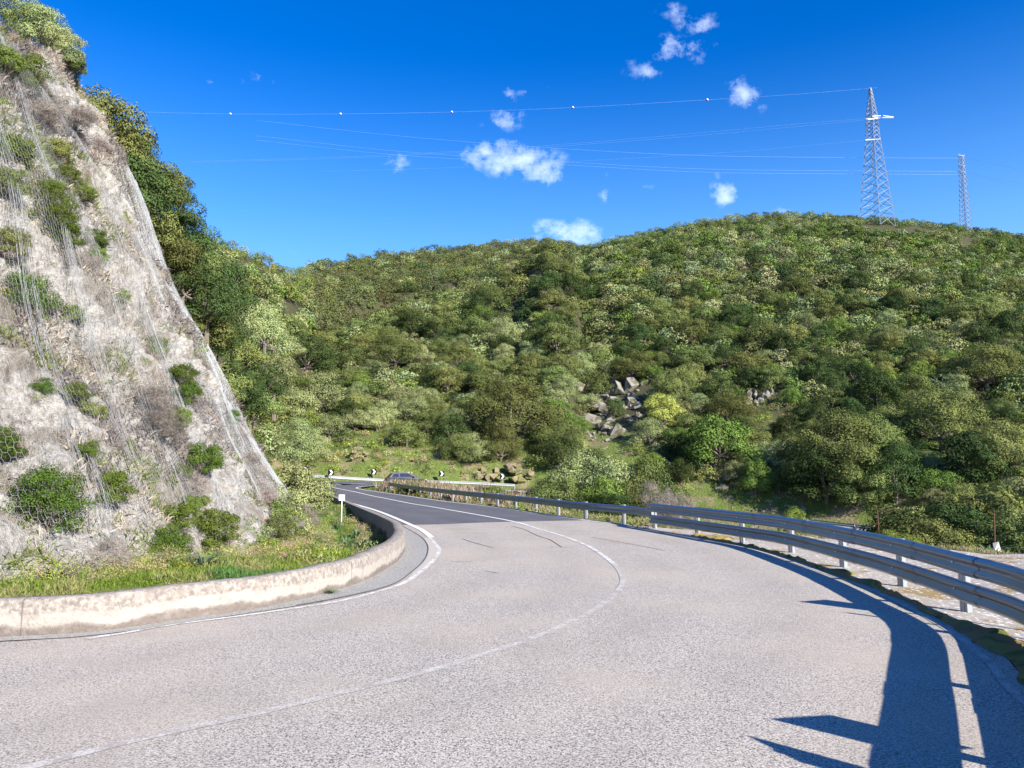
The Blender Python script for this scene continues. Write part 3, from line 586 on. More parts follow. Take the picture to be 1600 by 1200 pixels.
# ------------------------------------------------------------------ vegetation on the hills
def zone_skip(px, py, rg):
    def ell(cx, cy, a, b): return (px-cx)**2/a/a+(py-cy)**2/b/b < 1
    if ell(946, 650, 36, 58) or ell(968, 618, 46, 36) or ell(910, 592, 20, 26): return True
    if ell(1192, 630, 34, 34): return True
    if ell(620, 712, 88, 40) or ell(560, 690, 50, 45): return rg.random() > .05
    if ell(780, 742, 60, 16): return True
    if ell(1150, 770, 110, 30): return rg.random() > .10
    if ell(1420, 357, 45, 7): return True
    if ell(1375, 352, 38, 5) or ell(1512, 374, 14, 8): return True
    return False
def scatter():
    rg = np.random.default_rng(5); acc = []
    def tryadd(n, fr):
        nonlocal acc
        for _ in range(n):
            u = rg.uniform(120, 1720); yb = hz(u, YB); yr = hz(u, YR); Y = math.sqrt(rg.uniform((yb+2)**2, (yr*1.03)**2)); X = (u-800)/FPX*Y; s = (Y-yb)/(yr-yb)
            if u < 480 and Y < 70: continue
            r = fr(u, s, rg)
            if r is None: continue
            acc.append((X, Y, r, u, s))
    def big(u, s, rg): 
        if s > .5: return None
        return rg.uniform(3.0, 5.0)*(1-.5*s)
    def mid(u, s, rg):
        if 480 < u < 900: return rg.uniform(2.4, 4.0)*(1-.1*s) if s > .3 else rg.uniform(2.0, 3.4)
        if s > .85: return rg.uniform(1.0, 1.8)
        if s > .62: return rg.uniform(1.4, 2.7)
        return rg.uniform(1.9, 3.2)
    def small(u, s, rg): return rg.uniform(1.0, 1.9) 
    keep = []
    cell = {}
    def far_ok(X, Y, r, ov):
        cx, cy = int(X//6), int(Y//6)
        for a in range(cx-2, cx+3):
            for b in range(cy-2, cy+3):
                for (x2, y2, r2) in cell.get((a, b), ()):
                    if (x2-X)**2+(y2-Y)**2 < (ov*(r+r2))**2: return False
        return True
    def steep(u, s, rg): return rg.uniform(1.5, 2.6) if (460 < u < 660 and .3 < s < .85) else None
    for n, fr, ov in ((900, big, .62), (13000, mid, .55), (22000, small, .52), (16000, steep, .33)):
        acc = []; tryadd(n, fr)
        for (X, Y, r, u, s) in acc:
            if far_ok(X, Y, r, ov):
                keep.append([X, Y, r, u, s]); cell.setdefault((int(X//6), int(Y//6)), []).append((X, Y, r))
    K = np.array(keep); Z = terrain(K[:, 0], K[:, 1]); dl, _ = dist_poly(lower_c, K[:, 0], K[:, 1]); res = []
    for (X, Y, r, u, s), z, d in zip(keep, Z, dl):
        if d < 4.8+r*.8: continue
        px, py = proj((X, Y, z+r*.8))
        if zone_skip(px, py, rg): continue
        q = rg.random(); nz = float(fbm(np.array([[X, Y, 3.]]), .03, 2)[0])
        if r > 3.2: kind = 'oak' if q < .72 else ('olive' if q < .86 else 'dark')
        elif u < 480: kind = 'lentisk' if q < .35 else ('oak' if q < .6 else 'olive')
        elif u < 900 and s > .42: kind = 'far' if q < .93 else 'oak'
        elif u < 900 and s > .3: kind = 'oak' if q < .7 else ('olive' if q < .86 else 'dark')
        elif s > .6: kind = 'lentisk' if q < .34 else ('olive' if q < .64 else ('oak' if q < .82 else 'dark'))
        else: kind = 'oak' if q < .3 else ('olive' if q < .62+.15*nz else ('lentisk' if q < .76 else 'dark'))
        res.append(dict(X=X, Y=Y, z=z, r=r, k=kind, px=px, py=py, u=u, s=s))
    return res
HV = scatter()
# hand-placed crowns the photo shows large: px, py of crown centre, distance, radius, kind, height scale, name, label
HERO = [
 (1035, 648, 82, 2.6, 'yellow', 1.0, 'yellow_green_tree', 'bright yellow green rounded tree just right of the boulder slide'),
 (800, 640, 91, 6.3, 'oak', .95, 'oak_tree', 'largest dark olive oak standing left of the boulder slide'),
 (740, 700, 86, 2.5, 'olive', 1.0, 'olive_tree', 'silvery green bushy tree in front of dark oaks above the lower road'),
 (618, 545, 130, 5.4, 'oak', .9, 'oak_tree', 'big greyish domed oak in the middle of the valley'),
 (1125, 690, 76, 4.4, 'lentisk', .95, 'evergreen_tree', 'broad mid green evergreen right of the long bush behind the railing'),
 (1300, 700, 82, 6.2, 'oak', .95, 'oak_tree', 'wide olive brown oak with drooping crown at the foot of right slope'),
 (1530, 480, 135, 5.6, 'oak', .75, 'oak_tree', 'dark umbrella shaped oak high below the short mast'),
 (1470, 650, 92, 6.2, 'oak', .9, 'oak_tree', 'broad pale crowned oak low on the right slope'),
 (1540, 570, 110, 6.3, 'oak', .85, 'oak_tree', 'spreading oak with bare white branch at right edge'),
 (1290, 745, 76, 4.0, 'dark', .9, 'evergreen_tree', 'blackish green tree tucked below the wide drooping oak'),
 (990, 575, 104, 3.8, 'oak', .9, 'oak_tree', 'grey green oak directly above the boulder slide'),
 (868, 640, 90, 2.4, 'lentisk', 1., 'evergreen_tree', 'small green tree touching the left side of the boulder slide'),
 (960, 640, 84, 1.3, 'dark', 1.2, 'evergreen_shrub', 'small dark shrub in the middle of the boulder slide'),
 (590, 655, 98, 2.3, 'olive', 1.0, 'olive_tree', 'round pale olive tree above the grassy bank'),
 (640, 635, 100, 2.8, 'olive', 1.0, 'olive_tree', 'pale tree right of the round olive above the grassy bank'),
 (1560, 700, 80, 4.8, 'oak', .9, 'oak_tree', 'leafy oak low on the right edge above the roadside scrub'),
 (1400, 745, 72, 3.4, 'dark', 1.0, 'evergreen_tree', 'dark tree in shade behind the two rusty fence posts'),
 (1180, 745, 76, 2.0, 'lentisk', 1.4, 'young_tree', 'slim young green tree in shade beside the lower road'),
 (505, 620, 84, 3.4, 'olive', 1., 'olive_tree', 'grey olive tree above the hairpin behind the roadside bush'),
 (455, 640, 66, 2.6, 'olive', 1., 'olive_tree', 'soft grey green tree touching the foot of the netted cliff'),
 (480, 560, 95, 3.6, 'dark', 1., 'evergreen_tree', 'deep green tree midway between cliff and hairpin'),
 (400, 560, 60, 2.2, 'dark', 1.2, 'evergreen_tree', 'dark green tree hugging the right edge of the netted cliff'),
 (715, 560, 120, 4.0, 'oak', .9, 'oak_tree', 'olive brown oak between the grey domed oak and the big dark oak'),
]
HV = [h for h in HV if not any((h['px']-q[0])**2+(h['py']-q[1])**2 < (q[3]*FPX/q[2]*.5)**2 and abs(h['Y']-q[2]) < 30 for q in HERO)]
def place_pixel(px, py, Y):
    p = PY(px, py, Y); return p
for (px, py, Y, r, k, hs_, nm, lab) in HERO:
    # walk along the ray until the crown centre sits about 0.7 r over the ground
    d = raydir(px, py); Ys = np.linspace(Y*.6, Y*1.6, 300); X_ = d[0]/d[1]*Ys; zz = HCAM+d[2]/d[1]*Ys-terrain(X_, Ys)-r*hs_*.75
    kx = np.where(zz < 0)[0]; i = int(kx[0]) if len(kx) else int(np.argmin(np.abs(Ys-Y))); Yf = Ys[i]; sc_ = Yf/Y
    p = np.array([X_[i], Yf, float(terrain(np.array([X_[i]]), np.array([Yf]))[0])])
    tree('bigoak' if k == 'oak' else k, p, r*sc_, hs_, random.uniform(0, 6.28), lab, 'shrub' if 'shrub' in nm else 'tree', nm)
for h in HV: h['vis'] = h['r']/h['Y']*(1 if 0 < h['px'] < 1600 else 0)*(1 if not (h['px'] < 440 and h['py'] > 480) else 0)
HV.sort(key=lambda h: -h['vis'])
NT_ = 275; HV = [h for h in HV if h['k'] != 'far']+[h for h in HV if h['k'] == 'far']; near = [h for h in HV[:NT_] if h['vis'] > 0]; rest = HV[len(near):]
DES = {'oak': 'olive brown oak', 'olive': 'grey green olive tree', 'lentisk': 'bright green shrubby tree', 'dark': 'dark green evergreen', 'yellow': 'yellow green tree'}
NMS = {'oak': 'oak_tree', 'olive': 'olive_tree', 'lentisk': 'shrubby_tree', 'dark': 'evergreen_tree', 'yellow': 'tree'}
COLS = [(400, 'beside the netted cliff'), (520, 'above the hairpin'), (660, 'above the chevron signs'), (780, 'in the valley centre'), (900, 'left of the boulder slide'), (1060, 'around the boulder slide'), (1180, 'left of the pale outcrop'), (1290, 'right of the pale outcrop'), (1420, 'below the tall pylon'), (1500, 'between pylon and mast'), (9999, 'near the right edge')]
ROWS = [(430, 'high'), (500, 'upper'), (570, 'midway'), (640, 'lower'), (9999, 'at the foot')]
cells = {}
for h in near:
    c = next(t_ for l_, t_ in COLS if h['px'] < l_); r_ = next(t_ for l_, t_ in ROWS if h['py'] < l_); cells.setdefault((h['k'], c, r_), []).append(h)
ORD = ['leftmost', 'second', 'third', 'fourth', 'fifth', 'sixth', 'seventh', 'eighth', 'ninth', 'tenth', 'eleventh', 'twelfth', 'thirteenth', 'fourteenth', 'fifteenth']
NUMW = ['', '', 'two', 'three', 'four', 'five', 'six', 'seven', 'eight', 'nine', 'ten', 'eleven', 'twelve', 'thirteen', 'fourteen', 'fifteen']
for (k, c, r_), hh in cells.items():
    hh.sort(key=lambda h: h['px']); n_ = len(hh)
    for i, h in enumerate(hh):
        lab = f'{DES[k]} {r_} on the hillside {c}' if r_ != 'at the foot' else f'{DES[k]} at the hill foot {c}'
        if n_ == 1: pass
        elif i == 0: lab += f', leftmost of {NUMW[min(n_,15)]}'
        elif i == n_-1: lab += f', rightmost of {NUMW[min(n_,15)]}'
        else: lab += f', {ORD[min(i,14)]} from left'
        o = tree('bigoak' if (k == 'oak' and h['r']/h['Y'] > .034) else k, (h['X'], h['Y'], h['z']), h['r'], random.uniform(.8, 1.1), random.uniform(0, 6.28), lab, 'tree', NMS[k], 'trees on the wooded hillside', .42)
# everything else on the hills as one mass
def mass(items, per, name, label, cat, lsz=1.05, asp=.7):
    VV = []; FF = []; TT = []; base = 0; rg = np.random.default_rng(3)
    CB = {'oak': (.148, .174, .054), 'olive': (.235, .27, .112), 'lentisk': (.136, .184, .042), 'dark': (.058, .086, .028), 'far': (.115, .128, .052), 'brush': (.20, .16, .14), 'bright': (.26, .31, .06), 'straw': (.38, .31, .18)}
    lib = []
    for q in range(10): lib.append(crown_pts(900, np.random.default_rng(900+q), lobes=8+q, flat_=.85, lob=.44)[:2])
    for h in items:
        P, nn = lib[rg.integers(10)]; n = int(per*(1.25 if h['r'] > 2 else .8)); idx = rg.choice(900, n, replace=False); a = rg.uniform(0, 6.28); c, s = math.cos(a), math.sin(a); R = np.array([[c, -s, 0], [s, c, 0], [0, 0, 1]])
        p = P[idx] @ R.T*h['r']*[1, 1, rg.uniform(.75, 1.05)]+[h['X'], h['Y'], h['z']+h['r']*.45]; nv = nn[idx] @ R.T
        V, F = leaf_quads(p, nv, rg.uniform(.17, .38, n)*min(max(h['r'], .9), 2.6)/2.4*lsz, asp, rg); VV.append(V); FF.append(F+base); base += len(V)
        col = np.array(CB[h['k']])*rg.uniform(.7, 1.35)*np.array([rg.uniform(.9, 1.18), 1, rg.uniform(.85, 1.15)]); TT.append(col*leaf_tint(n, rg, .12))
    return link(name, mesh_np(np.vstack(VV), np.vstack(FF), tint=np.vstack(TT)), M['leaf_any'], kind='stuff', label=label, cat=cat)
mass([h for h in rest if 60 < h['px'] < 1700], 640, 'woodland', 'dense distant scrub and small trees covering the hills', 'woodland')
# low scrub, brambles and weeds on the open banks
def bank_scrub():
    rg = np.random.default_rng(77); its = []
    for _ in range(2600):
        u = rg.uniform(470, 1450); Y = rg.uniform(74, 128); X = (u-800)/FPX*Y; yb = float(hz(u, YB))
        if Y < yb+1 or (880 < u < 1020 and Y > 92): continue
        its.append((X, Y))
    A = np.array(its); Z = terrain(A[:, 0], A[:, 1]); o = []
    for (X, Y), z in zip(its, Z): o.append(dict(X=X, Y=Y, z=z, r=rg.uniform(.35, 1.1), k=['lentisk', 'oak', 'olive', 'bright', 'straw'][int(rg.choice(5, p=[.22, .13, .15, .32, .18]))]))
    return o
mass(bank_scrub(), 150, 'bank_scrub', 'low brambles and weeds on the open banks above the lower road', 'scrub')
# trees on the skyline of the flank behind the cliff
FL = [(150,205,36,2.6,'oak'),(172,248,37,2.2,'oak'),(195,238,40,2.2,'oak'),(205,300,37,2.2,'dark'),(232,278,41,2.2,'oak'),(222,345,38,2.0,'oak'),(250,330,42,2.2,'dark'),(262,300,46,1.9,'oak'),(255,395,40,2.0,'oak'),(285,378,44,2.1,'dark'),(285,440,42,2.0,'dark'),(305,410,48,2.0,'oak'),(325,470,44,2.2,'dark'),
      (350,455,52,2.4,'dark'),(345,520,46,2.0,'dark'),(375,500,56,2.4,'olive'),(372,560,50,2.0,'oak'),(400,600,54,2.2,'dark'),(340,425,70,2.8,'olive'),(415,520,74,3.2,'olive'),(430,590,66,2.6,'olive'),(460,690,50,2.0,'olive'),(392,640,50,2.1,'oak'),(338,560,46,1.9,'dark'),(352,600,47,1.9,'oak'),(322,520,45,1.9,'oak'),(372,615,48,1.9,'dark')]
_o = ['second', 'third', 'fourth', 'fifth', 'sixth', 'seventh', 'eighth', 'ninth', 'tenth', 'eleventh', 'twelfth', 'thirteenth', 'fourteenth', 'fifteenth']
_h = len(FL)//2; FLL = ['topmost']+[w_+' highest' for w_ in _o[:len(FL)-_h-1]]+[w_+' lowest' for w_ in _o[:_h-1]][::-1]+['lowest']
FL.sort(key=lambda q: q[1])
for i, (px, py, Y, r, k) in enumerate(FL):
    p = PY(px, py, Y); gz_ = float(terrain(np.array([p[0]]), np.array([p[1]]))[0]); 
    tree(k, (p[0], p[1], p[2]-r*.7), r, 1.05, random.uniform(0, 6.28), f'{DES[k]} {FLL[i]} of the row behind the cliff edge', 'tree', NMS[k], 'trees behind the cliff edge', .55)

# ------------------------------------------------------------------ roadside bushes (detailed, unique)
def bush(name, loc, r, hs, mat, label, n=9000, size=.06, seed=1, twigs=True, low=True, cat='bush', asp=.5, lobes=16, group=None, parts=True):
    e = empty(name, loc, 0, label, cat, group); me, LC, LR = crown_mesh(seed, n, size, asp, lobes=lobes, low=low, flat_=.85, rough=.26)
    o = link('foliage', me, M[mat], e); o.scale = (r, r, r*hs); o.location = (0, 0, r*hs*.38)
    if parts:
        b = MB(); rg = random.Random(seed)
        for c in LC[:12]:
            c = Vector(map(float, c)); s = Vector((rg.uniform(-.1, .1), rg.uniform(-.1, .1), -.5)); mid = s.lerp(c, .55)+Vector((rg.uniform(-.12, .12), rg.uniform(-.12, .12), 0)); b.tube([s, mid, c*1.0], [.022, .014, .005], 4)
        s_ = b.build('branches', M['bark'], e); s_.scale = (r, r, r*hs); s_.location = (0, 0, r*hs*.38)
    return e
def gp(px, Y, dz=0):
    X = (px-800)/FPX*Y; return (X, Y, float(terrain(np.array([X]), np.array([float(Y)]))[0])+dz)
RB = [ # behind the double rail on the right: px, Y, top pixel, radius
 (1400,27,785,1.7,'leaf_dark','dark leafy bush beside the left rusty fence post'),(1450,25.5,795,1.5,'leaf_oak','bush between the two rusty fence posts, left one'),(1490,28,778,1.9,'leaf_dark','taller bush between the two rusty fence posts'),(1530,30,758,2.2,'leaf_oak','tallest bush behind the right rusty fence post'),
 (1580,25.5,800,1.6,'leaf_oak','bush right of the white stone by the fence post'),(1612,28,778,2.1,'leaf_oak','bush cut by the right picture edge'),(1660,25,790,1.9,'leaf_oak','bush just beyond the right picture edge'),(1425,32,770,2.1,'leaf_oak','bush standing behind the one beside the left fence post'),
 (1238,40,788,1.0,'leaf_lentisk','small round bush rising above the railing before the lower road'),(1390,24.5,822,.8,'leaf_lentisk','low sprig bush over the upper rail by the left fence post'),(1560,36,755,2.6,'leaf_oak','olive bush at the back of the scrub by the fence'),(1470,38,765,2.4,'leaf_dark','dark bush at the back of the scrub by the fence')]
def topped(name, px, Y, top, r, mt, lab, n, sz, seed, **kw):  # a bush whose crown reaches up to a given height
    zt = float(PY(px, top, Y)[2]); l = gp(px, Y); hh = zt-l[2]; hs_ = max(.75, min(1.6, hh/(1.55*r))); bush(name, (l[0], l[1], zt-1.32*r*hs_), r, hs_, mt, lab, n, sz, seed, **kw)
for i, (px, Y, top, r, mt, lab) in enumerate(RB): topped('roadside_bush', px, Y, top, r, mt, lab, 13000, .05, 300+i)
BB = [(872,50,735,2.2,'leaf_oak','left part bush of the long hedge behind the rail'),(905,52,694,3.0,'leaf_olive','tall silvery bush at the back of the long hedge'),(940,46,735,2.2,'leaf_lentisk','bright green bush low in the long hedge'),(965,51,690,3.0,'leaf_olive','second silvery bush right of the tall one in the hedge'),
      (1000,46,725,2.2,'leaf_oak','olive brown bush right of the bright green hedge bush'),(1015,49,705,2.4,'leaf_oak','bush near the right end of the long hedge'),(1052,44,755,1.6,'twig_dry','bare pinkish twiggy bush at the right end of the hedge'),(850,53,745,1.8,'twig_dry','leafless brown bush at the left end of the hedge'),
      (1025,43.5,740,1.5,'twig_dry','small bare twiggy bush leaning before the hedge end'),(960,44,760,1.7,'leaf_dark','low dark bush at the foot of the bright hedge bush')]
for i, (px, Y, top, r, mt, lab) in enumerate(BB): topped('hedge_bush', px, Y, top, r, mt, lab, 14000 if mt != 'twig_dry' else 12000, .042 if mt != 'twig_dry' else .10, 400+i, asp=.5 if mt != 'twig_dry' else .06)
# the grey-green bush at the near side of the hairpin, and neighbours at the cliff foot
LB = [(470,40,2.15,1.1,'leaf_olive','large grey green bush at the far end of the curved wall',14000,.05),(425,36,1.3,1.1,'leaf_oak','brownish bush between cliff foot and large grey green bush',9000,.06),(500,44,1.2,.9,'leaf_olive','small bush right of the large grey green bush',7000,.06),
      (452,31,.55,1.1,'leaf_juniper','small rounded green bush on the grass verge below the cliff',6000,.08),(392,24.5,1.0,1.1,'leaf_olive','grey bush leaning on the cliff foot left of the pale branch',8000,.05),(430,27,1.15,1.2,'leaf_oak','olive brown bush at the cliff corner above the verge',9000,.05),(446,29.5,1.3,1.3,'leaf_olive','tall grey bush at the cliff corner beneath the netting',10000,.05),(415,23,.6,.9,'leaf_lentisk','little green bush in front of the olive brown corner bush',5000,.07),(345,21.5,.6,1.1,'leaf_oak','thin brown bush by the cliff foot left of the straggly one',5000,.08),(475,33,1.1,1.0,'twig_dry','pale twiggy bush just before the large grey green bush',7000,.09),(400,27,1.0,1.2,'twig_dry','bare greyish bush at the cliff foot with pale branch',6000,.09),(370,24.5,.8,1.1,'leaf_oak','straggly brown bush at the cliff foot',5000,.08)]
for i, (px, Y, r, hs_, mt, lab, n_, sz) in enumerate(LB): bush('roadside_bush', gp(px, Y, -.1), r, hs_, mt, lab, n_, sz, 500+i, asp=.5 if mt != 'twig_dry' else .1)
# scrub in the strip inside the hairpin
for i, (px, Y, r, mt, lab) in enumerate([(628,66,1.0,'leaf_oak','brown green scrub in front of the parked-looking dark car'),(600,68,.6,'twig_dry','dry tuft left of the scrub by the car'),(770,62,1.5,'leaf_lentisk','dark green bush inside the hairpin left of the rusty frame'),(790,60,1.1,'leaf_dark','darker small bush next to the rusty frame'),(815,58,1.0,'twig_dry','dry brown bush behind the rusty frame')]):
    bush('scrub', gp(px, Y, -.1), r, .9, mt, lab.replace('parked-looking ', ''), 5000, .08, 600+i)

# shrubs growing on the cliff: px, py, radius px, material, label
CSH = [(30,120,42,'leaf_juniper','green shrub hanging high at the left edge of the cliff'),(8,100,26,'leaf_lentisk','small green shrub above the hanging shrub at the left edge'),(14,245,34,'leaf_juniper','green shrub at the left edge below the dead brush'),(12,290,26,'leaf_oak','olive shrub under the upper left edge shrub'),
 (68,310,36,'leaf_juniper','upper part of the tall green shrub column on the cliff'),(78,350,36,'leaf_juniper','largest green shrub of the tall column on the cliff'),(95,372,24,'leaf_juniper','lowest shrub of the tall green column on the cliff'),(90,245,24,'leaf_oak','faded shrub among dead brush near the cliff top'),(105,275,16,'leaf_lentisk','small shrub below the faded one near the cliff top'),(125,300,18,'leaf_lentisk','small shrub beside the upper netting fold'),(140,372,20,'leaf_juniper','narrow green shrub in the netting fold'),(150,398,14,'leaf_lentisk','tiny shrub beneath the narrow one in the fold'),
 (34,470,44,'leaf_juniper','big round green shrub at the left edge halfway up the cliff'),(6,380,30,'leaf_oak','brownish shrub at left edge above the big round shrub'),(2,700,28,'leaf_juniper','green shrub cut by the left picture edge low on the cliff'),(68,607,16,'leaf_juniper','small green shrub alone on the pale rock'),(120,622,22,'leaf_oak','thin greenish shrub right of the small lone shrub'),(145,645,18,'leaf_oak','sparse yellowish shrub on the pale rock'),
 (132,710,20,'leaf_juniper','small bright shrub in the middle of the netting'),(68,800,56,'leaf_juniper','largest dome shaped green shrub above the concrete wall'),(170,770,30,'leaf_juniper','upright shrub right of the large dome shrub'),(262,808,30,'leaf_juniper','upper left shrub of the cluster above the wall'),(258,855,30,'leaf_juniper','lower left shrub of the cluster above the wall'),(330,835,34,'leaf_juniper','right hand shrub of the cluster above the wall'),(300,795,20,'leaf_lentisk','top shrub of the cluster above the wall'),(330,868,22,'leaf_juniper','lowest right shrub of the cluster above the wall'),
 (283,590,22,'leaf_juniper','upper shrub of the bright pair at the middle of the cliff'),(290,618,22,'leaf_juniper','middle shrub of the bright trio on the cliff'),(275,655,20,'leaf_lentisk','lowest shrub of the bright trio on the cliff'),(316,722,28,'leaf_juniper','round shrub below the dead purple brush'),(358,655,14,'leaf_juniper','little shrub close to the netting edge'),(240,545,20,'leaf_oak','dull shrub high between two netting folds'),(110,490,16,'leaf_lentisk','small weed clump beside the big round shrub'),(190,465,12,'leaf_lentisk','tiny green clump in the middle netting fold'),
 (280,740,16,'leaf_oak','small dull shrub left of the round one'),(460,850,24,'leaf_oak','olive shrub at the cliff foot near the white marker post'),(425,830,24,'leaf_oak','brownish shrub left of the olive one at the cliff foot'),(200,700,12,'leaf_lentisk','tiny weed on the lower rock'),(230,745,14,'leaf_olive','grey weed clump low on the netting'),(62,48,40,'leaf_olive','grey green shrub crowning the cliff top'),(92,72,34,'leaf_olive','grey shrub on the cliff top against the sky'),(22,22,38,'leaf_olive','grey shrub at the very top left corner'),(40,38,34,'leaf_oak','olive shrub between the two grey shrubs at the cliff top'),(104,92,24,'leaf_olive','small grey shrub at the outer end of the cliff top thicket'),(112,105,18,'leaf_oak','brown shrub on the cliff edge against the sky')]
CLP = []
for i, (px, py, rp, mt, lab) in enumerate(CSH):
    p, nn = on_cliff(px, py+rp*.3)
    if p is None: p = PY(px, py+rp*.5, 30); nn = np.array([.7, -.5, .5])
    r = rp/FPX*p[1]*1.32; CLP.append(p); bush('cliff_shrub', (p[0]+nn[0]*r*.2, p[1]+nn[1]*r*.2, p[2]+nn[2]*r*.2-r*.25), r, 1.05, mt, lab, int(7000+4000*min(r, 1.6)), .055 if r < .8 else .042, 700+i, cat='shrub', lobes=12, group='green shrubs on the netted cliff')
DB = [(100,200,42,'purple grey dead brush near the cliff top'),(60,190,34,'dead brush at left of the cliff top'),(130,420,26,'dead brush beneath the narrow shrub in the fold'),(110,415,24,'dead greyish brush mid cliff'),(235,640,34,'upper half of the dark purple dead brush'),(255,675,36,'dark purple dead brush beside the bright trio'),(10,400,30,'dead brown brush at left edge'),(300,770,26,'bare pale twiggy brush above the cluster'),(165,880,34,'dead grey brush just above the wall'),(360,690,26,'dry brush at the netting foot'),(380,740,30,'dry tangled brush at the cliff foot'),(205,620,20,'dry thin brush mid netting'),(300,640,20,'thin dead brush right of the trio'),(150,240,26,'dead brush on the netting top fold'),(400,780,30,'tangled bare brush next to the verge')]
for i, (px, py, rp, lab) in enumerate(DB):
    p, nn = on_cliff(px, py)
    if p is None: continue
    r = rp/FPX*p[1]*1.2; bush('dead_brush', (p[0]+nn[0]*r*.15, p[1]+nn[1]*r*.15, p[2]-r*.2), r, .95, 'twig_dry', lab, 4500, .20, 800+i, asp=.045, cat='dead bush', lobes=10, parts=False, group='dead brush on the cliff')

# ------------------------------------------------------------------ grass as stuff
def blades(P, up, h, wd, lean, tint, rg):
    n = len(P); a = rg.uniform(0, 2*math.pi, n); side = np.c_[np.cos(a), np.sin(a), np.zeros(n)]; tip = unit(up+lean*rg.normal(size=(n, 3)))*h[:, None]; midp = P+tip*.55+up*h[:, None]*.05
    V = np.stack([P-side*wd[:, None]*.5, P+side*wd[:, None]*.5, midp+side*wd[:, None]*.38, P+tip+rg.normal(0, .12, (n, 3))*h[:, None]], 1).reshape(-1, 3)
    return V, np.arange(4*n).reshape(-1, 4), tint
def cliff_grass():
    rg = np.random.default_rng(21); n = 230000; sf = rg.uniform(30*1.2, 30*7, n); t = rg.uniform(0, 1.04, n)**.9; P, O = cliff_base(sf, t); dsp = cliff_disp(P, t); P = P+O*(dsp-.02)[:, None]
    d1 = fbm(P, .5, 3); d2 = fbm(P+30, .22, 2); keep = (d1+.9*d2+.25*(rg.random(n)-.5) > .05); keep |= (t > .93); P = P[keep]; O = O[keep]; t = t[keep]; d2 = d2[keep]; d1 = d1[keep]; n = len(P)
    grn = (fbm(P+60, .6, 3)+np.where(t < .16, .75-3*t, 0)+.4*(rg.random(n)-.5)) > .42; h = rg.uniform(.08, .34, n); wd = rg.uniform(.004, .010, n)*P[:, 1]/16
    straw = np.array([.54, .48, .37]); grey = np.array([.27, .235, .205]); k = (d2 > .05)[:, None]; c = np.where(k, grey, straw)*rg.uniform(.6, 1.25, (n, 1)); c = np.where(grn[:, None], np.array([.17, .22, .055])*rg.uniform(.7, 1.5, (n, 1)), c)
    up = unit(O*.5+[0, 0, .25]); V, F, T_ = blades(P, up, h, wd, .75, c, rg); link('dry_grass', mesh_np(V, F, tint=T_), M['grass_any'], kind='stuff', label='dry straw grass and weeds growing through the netted cliff', cat='grass')
cliff_grass()
def clumps():
    rg = np.random.default_rng(61); o = []
    P, O = cliff_base(rg.uniform(30*1.3, 30*6.9, 620), rg.uniform(0, 1, 620)**.8); P = P+O*cliff_disp(P, rg.uniform(.2, 1, 620))[:, None]
    for q in P:
        t_ = rg.random(); o.append(dict(X=q[0]+.05, Y=q[1]-.05, z=q[2]-.12, r=rg.uniform(.15, .5), k='straw' if t_ < .38 else ('brush' if t_ < .74 else ('bright' if t_ < .84 else 'olive'))))
    mass(o, 230, 'cliff_weeds', 'dry brush and weed clumps scattered over the netted rock', 'weeds', .38, .22)
    o = []; tp = catmull(toe, 10)
    for _ in range(330):
        i = rg.integers(12, len(tp)-25); q = tp[i]; d = rg.uniform(-.6, 1.5)**1; x = q[0]+d*.85+rg.normal(0, .2); y = q[1]-d*.5+rg.normal(0, .3); t_ = rg.random()
        o.append(dict(X=x, Y=y, z=0, r=rg.uniform(.14, .42), k='straw' if t_ < .25 else ('brush' if t_ < .42 else ('bright' if t_ < .68 else ('oak' if t_ < .84 else 'olive')))))
    Z = terrain(np.array([h['X'] for h in o]), np.array([h['Y'] for h in o]))
    for h, z in zip(o, Z): h['z'] = float(z)+max(0, .0)
    mass(o, 300, 'foot_scrub', 'mixed weeds and low scrub along the foot of the cliff', 'weeds', .34, .3)
    o = []
    for _ in range(160):
        u = rg.uniform(330, 620); Y = rg.uniform(17, 44); X = (u-800)/FPX*Y; o.append(dict(X=X, Y=Y, z=0, r=rg.uniform(.15, .4), k=['bright', 'lentisk', 'olive', 'straw'][rg.integers(4)]))
    A = np.array([(h['X'], h['Y']) for h in o]); Z = terrain(A[:, 0], A[:, 1]); dw, _ = dist_poly(wallP, A[:, 0], A[:, 1]); poly = np.vstack([wallP[:, :2], [(-40, 80), (-60, 20)]]); ok = inside(poly, A[:, 0], A[:, 1]) & (dw > .8)
    for h, z in zip(o, Z): h['z'] = float(z)
    mass([h for h, k in zip(o, ok) if k], 260, 'verge_weeds', 'leafy weeds scattered in the grass beside the low wall', 'weeds', .42, .35)
clumps()
def rail_weeds():
    rg = np.random.default_rng(64); o = []; F1 = resample(catmull(feet1, 8), .4)
    for q in F1:
        for _ in range(2):
            if rg.random() < .55: o.append(dict(X=q[0]+rg.uniform(-.5, .7), Y=q[1]+rg.uniform(-.5, .5), r=rg.uniform(.12, .34), k=['bright', 'olive', 'lentisk', 'straw'][rg.integers(4)]))
    Z = terrain(np.array([h['X'] for h in o]), np.array([h['Y'] for h in o]))
    for h, z in zip(o, Z): h['z'] = float(z)
    mass(o, 180, 'rail_weeds', 'low green weeds under the single beam guardrail', 'weeds', .5, .45)
rail_weeds()
YRAIL = [np.array(sorted([(float(proj(p)[0]), float(p[1])) for p in feet1]))]
def yrail(u): return np.interp(u, YRAIL[0][:, 0], YRAIL[0][:, 1])
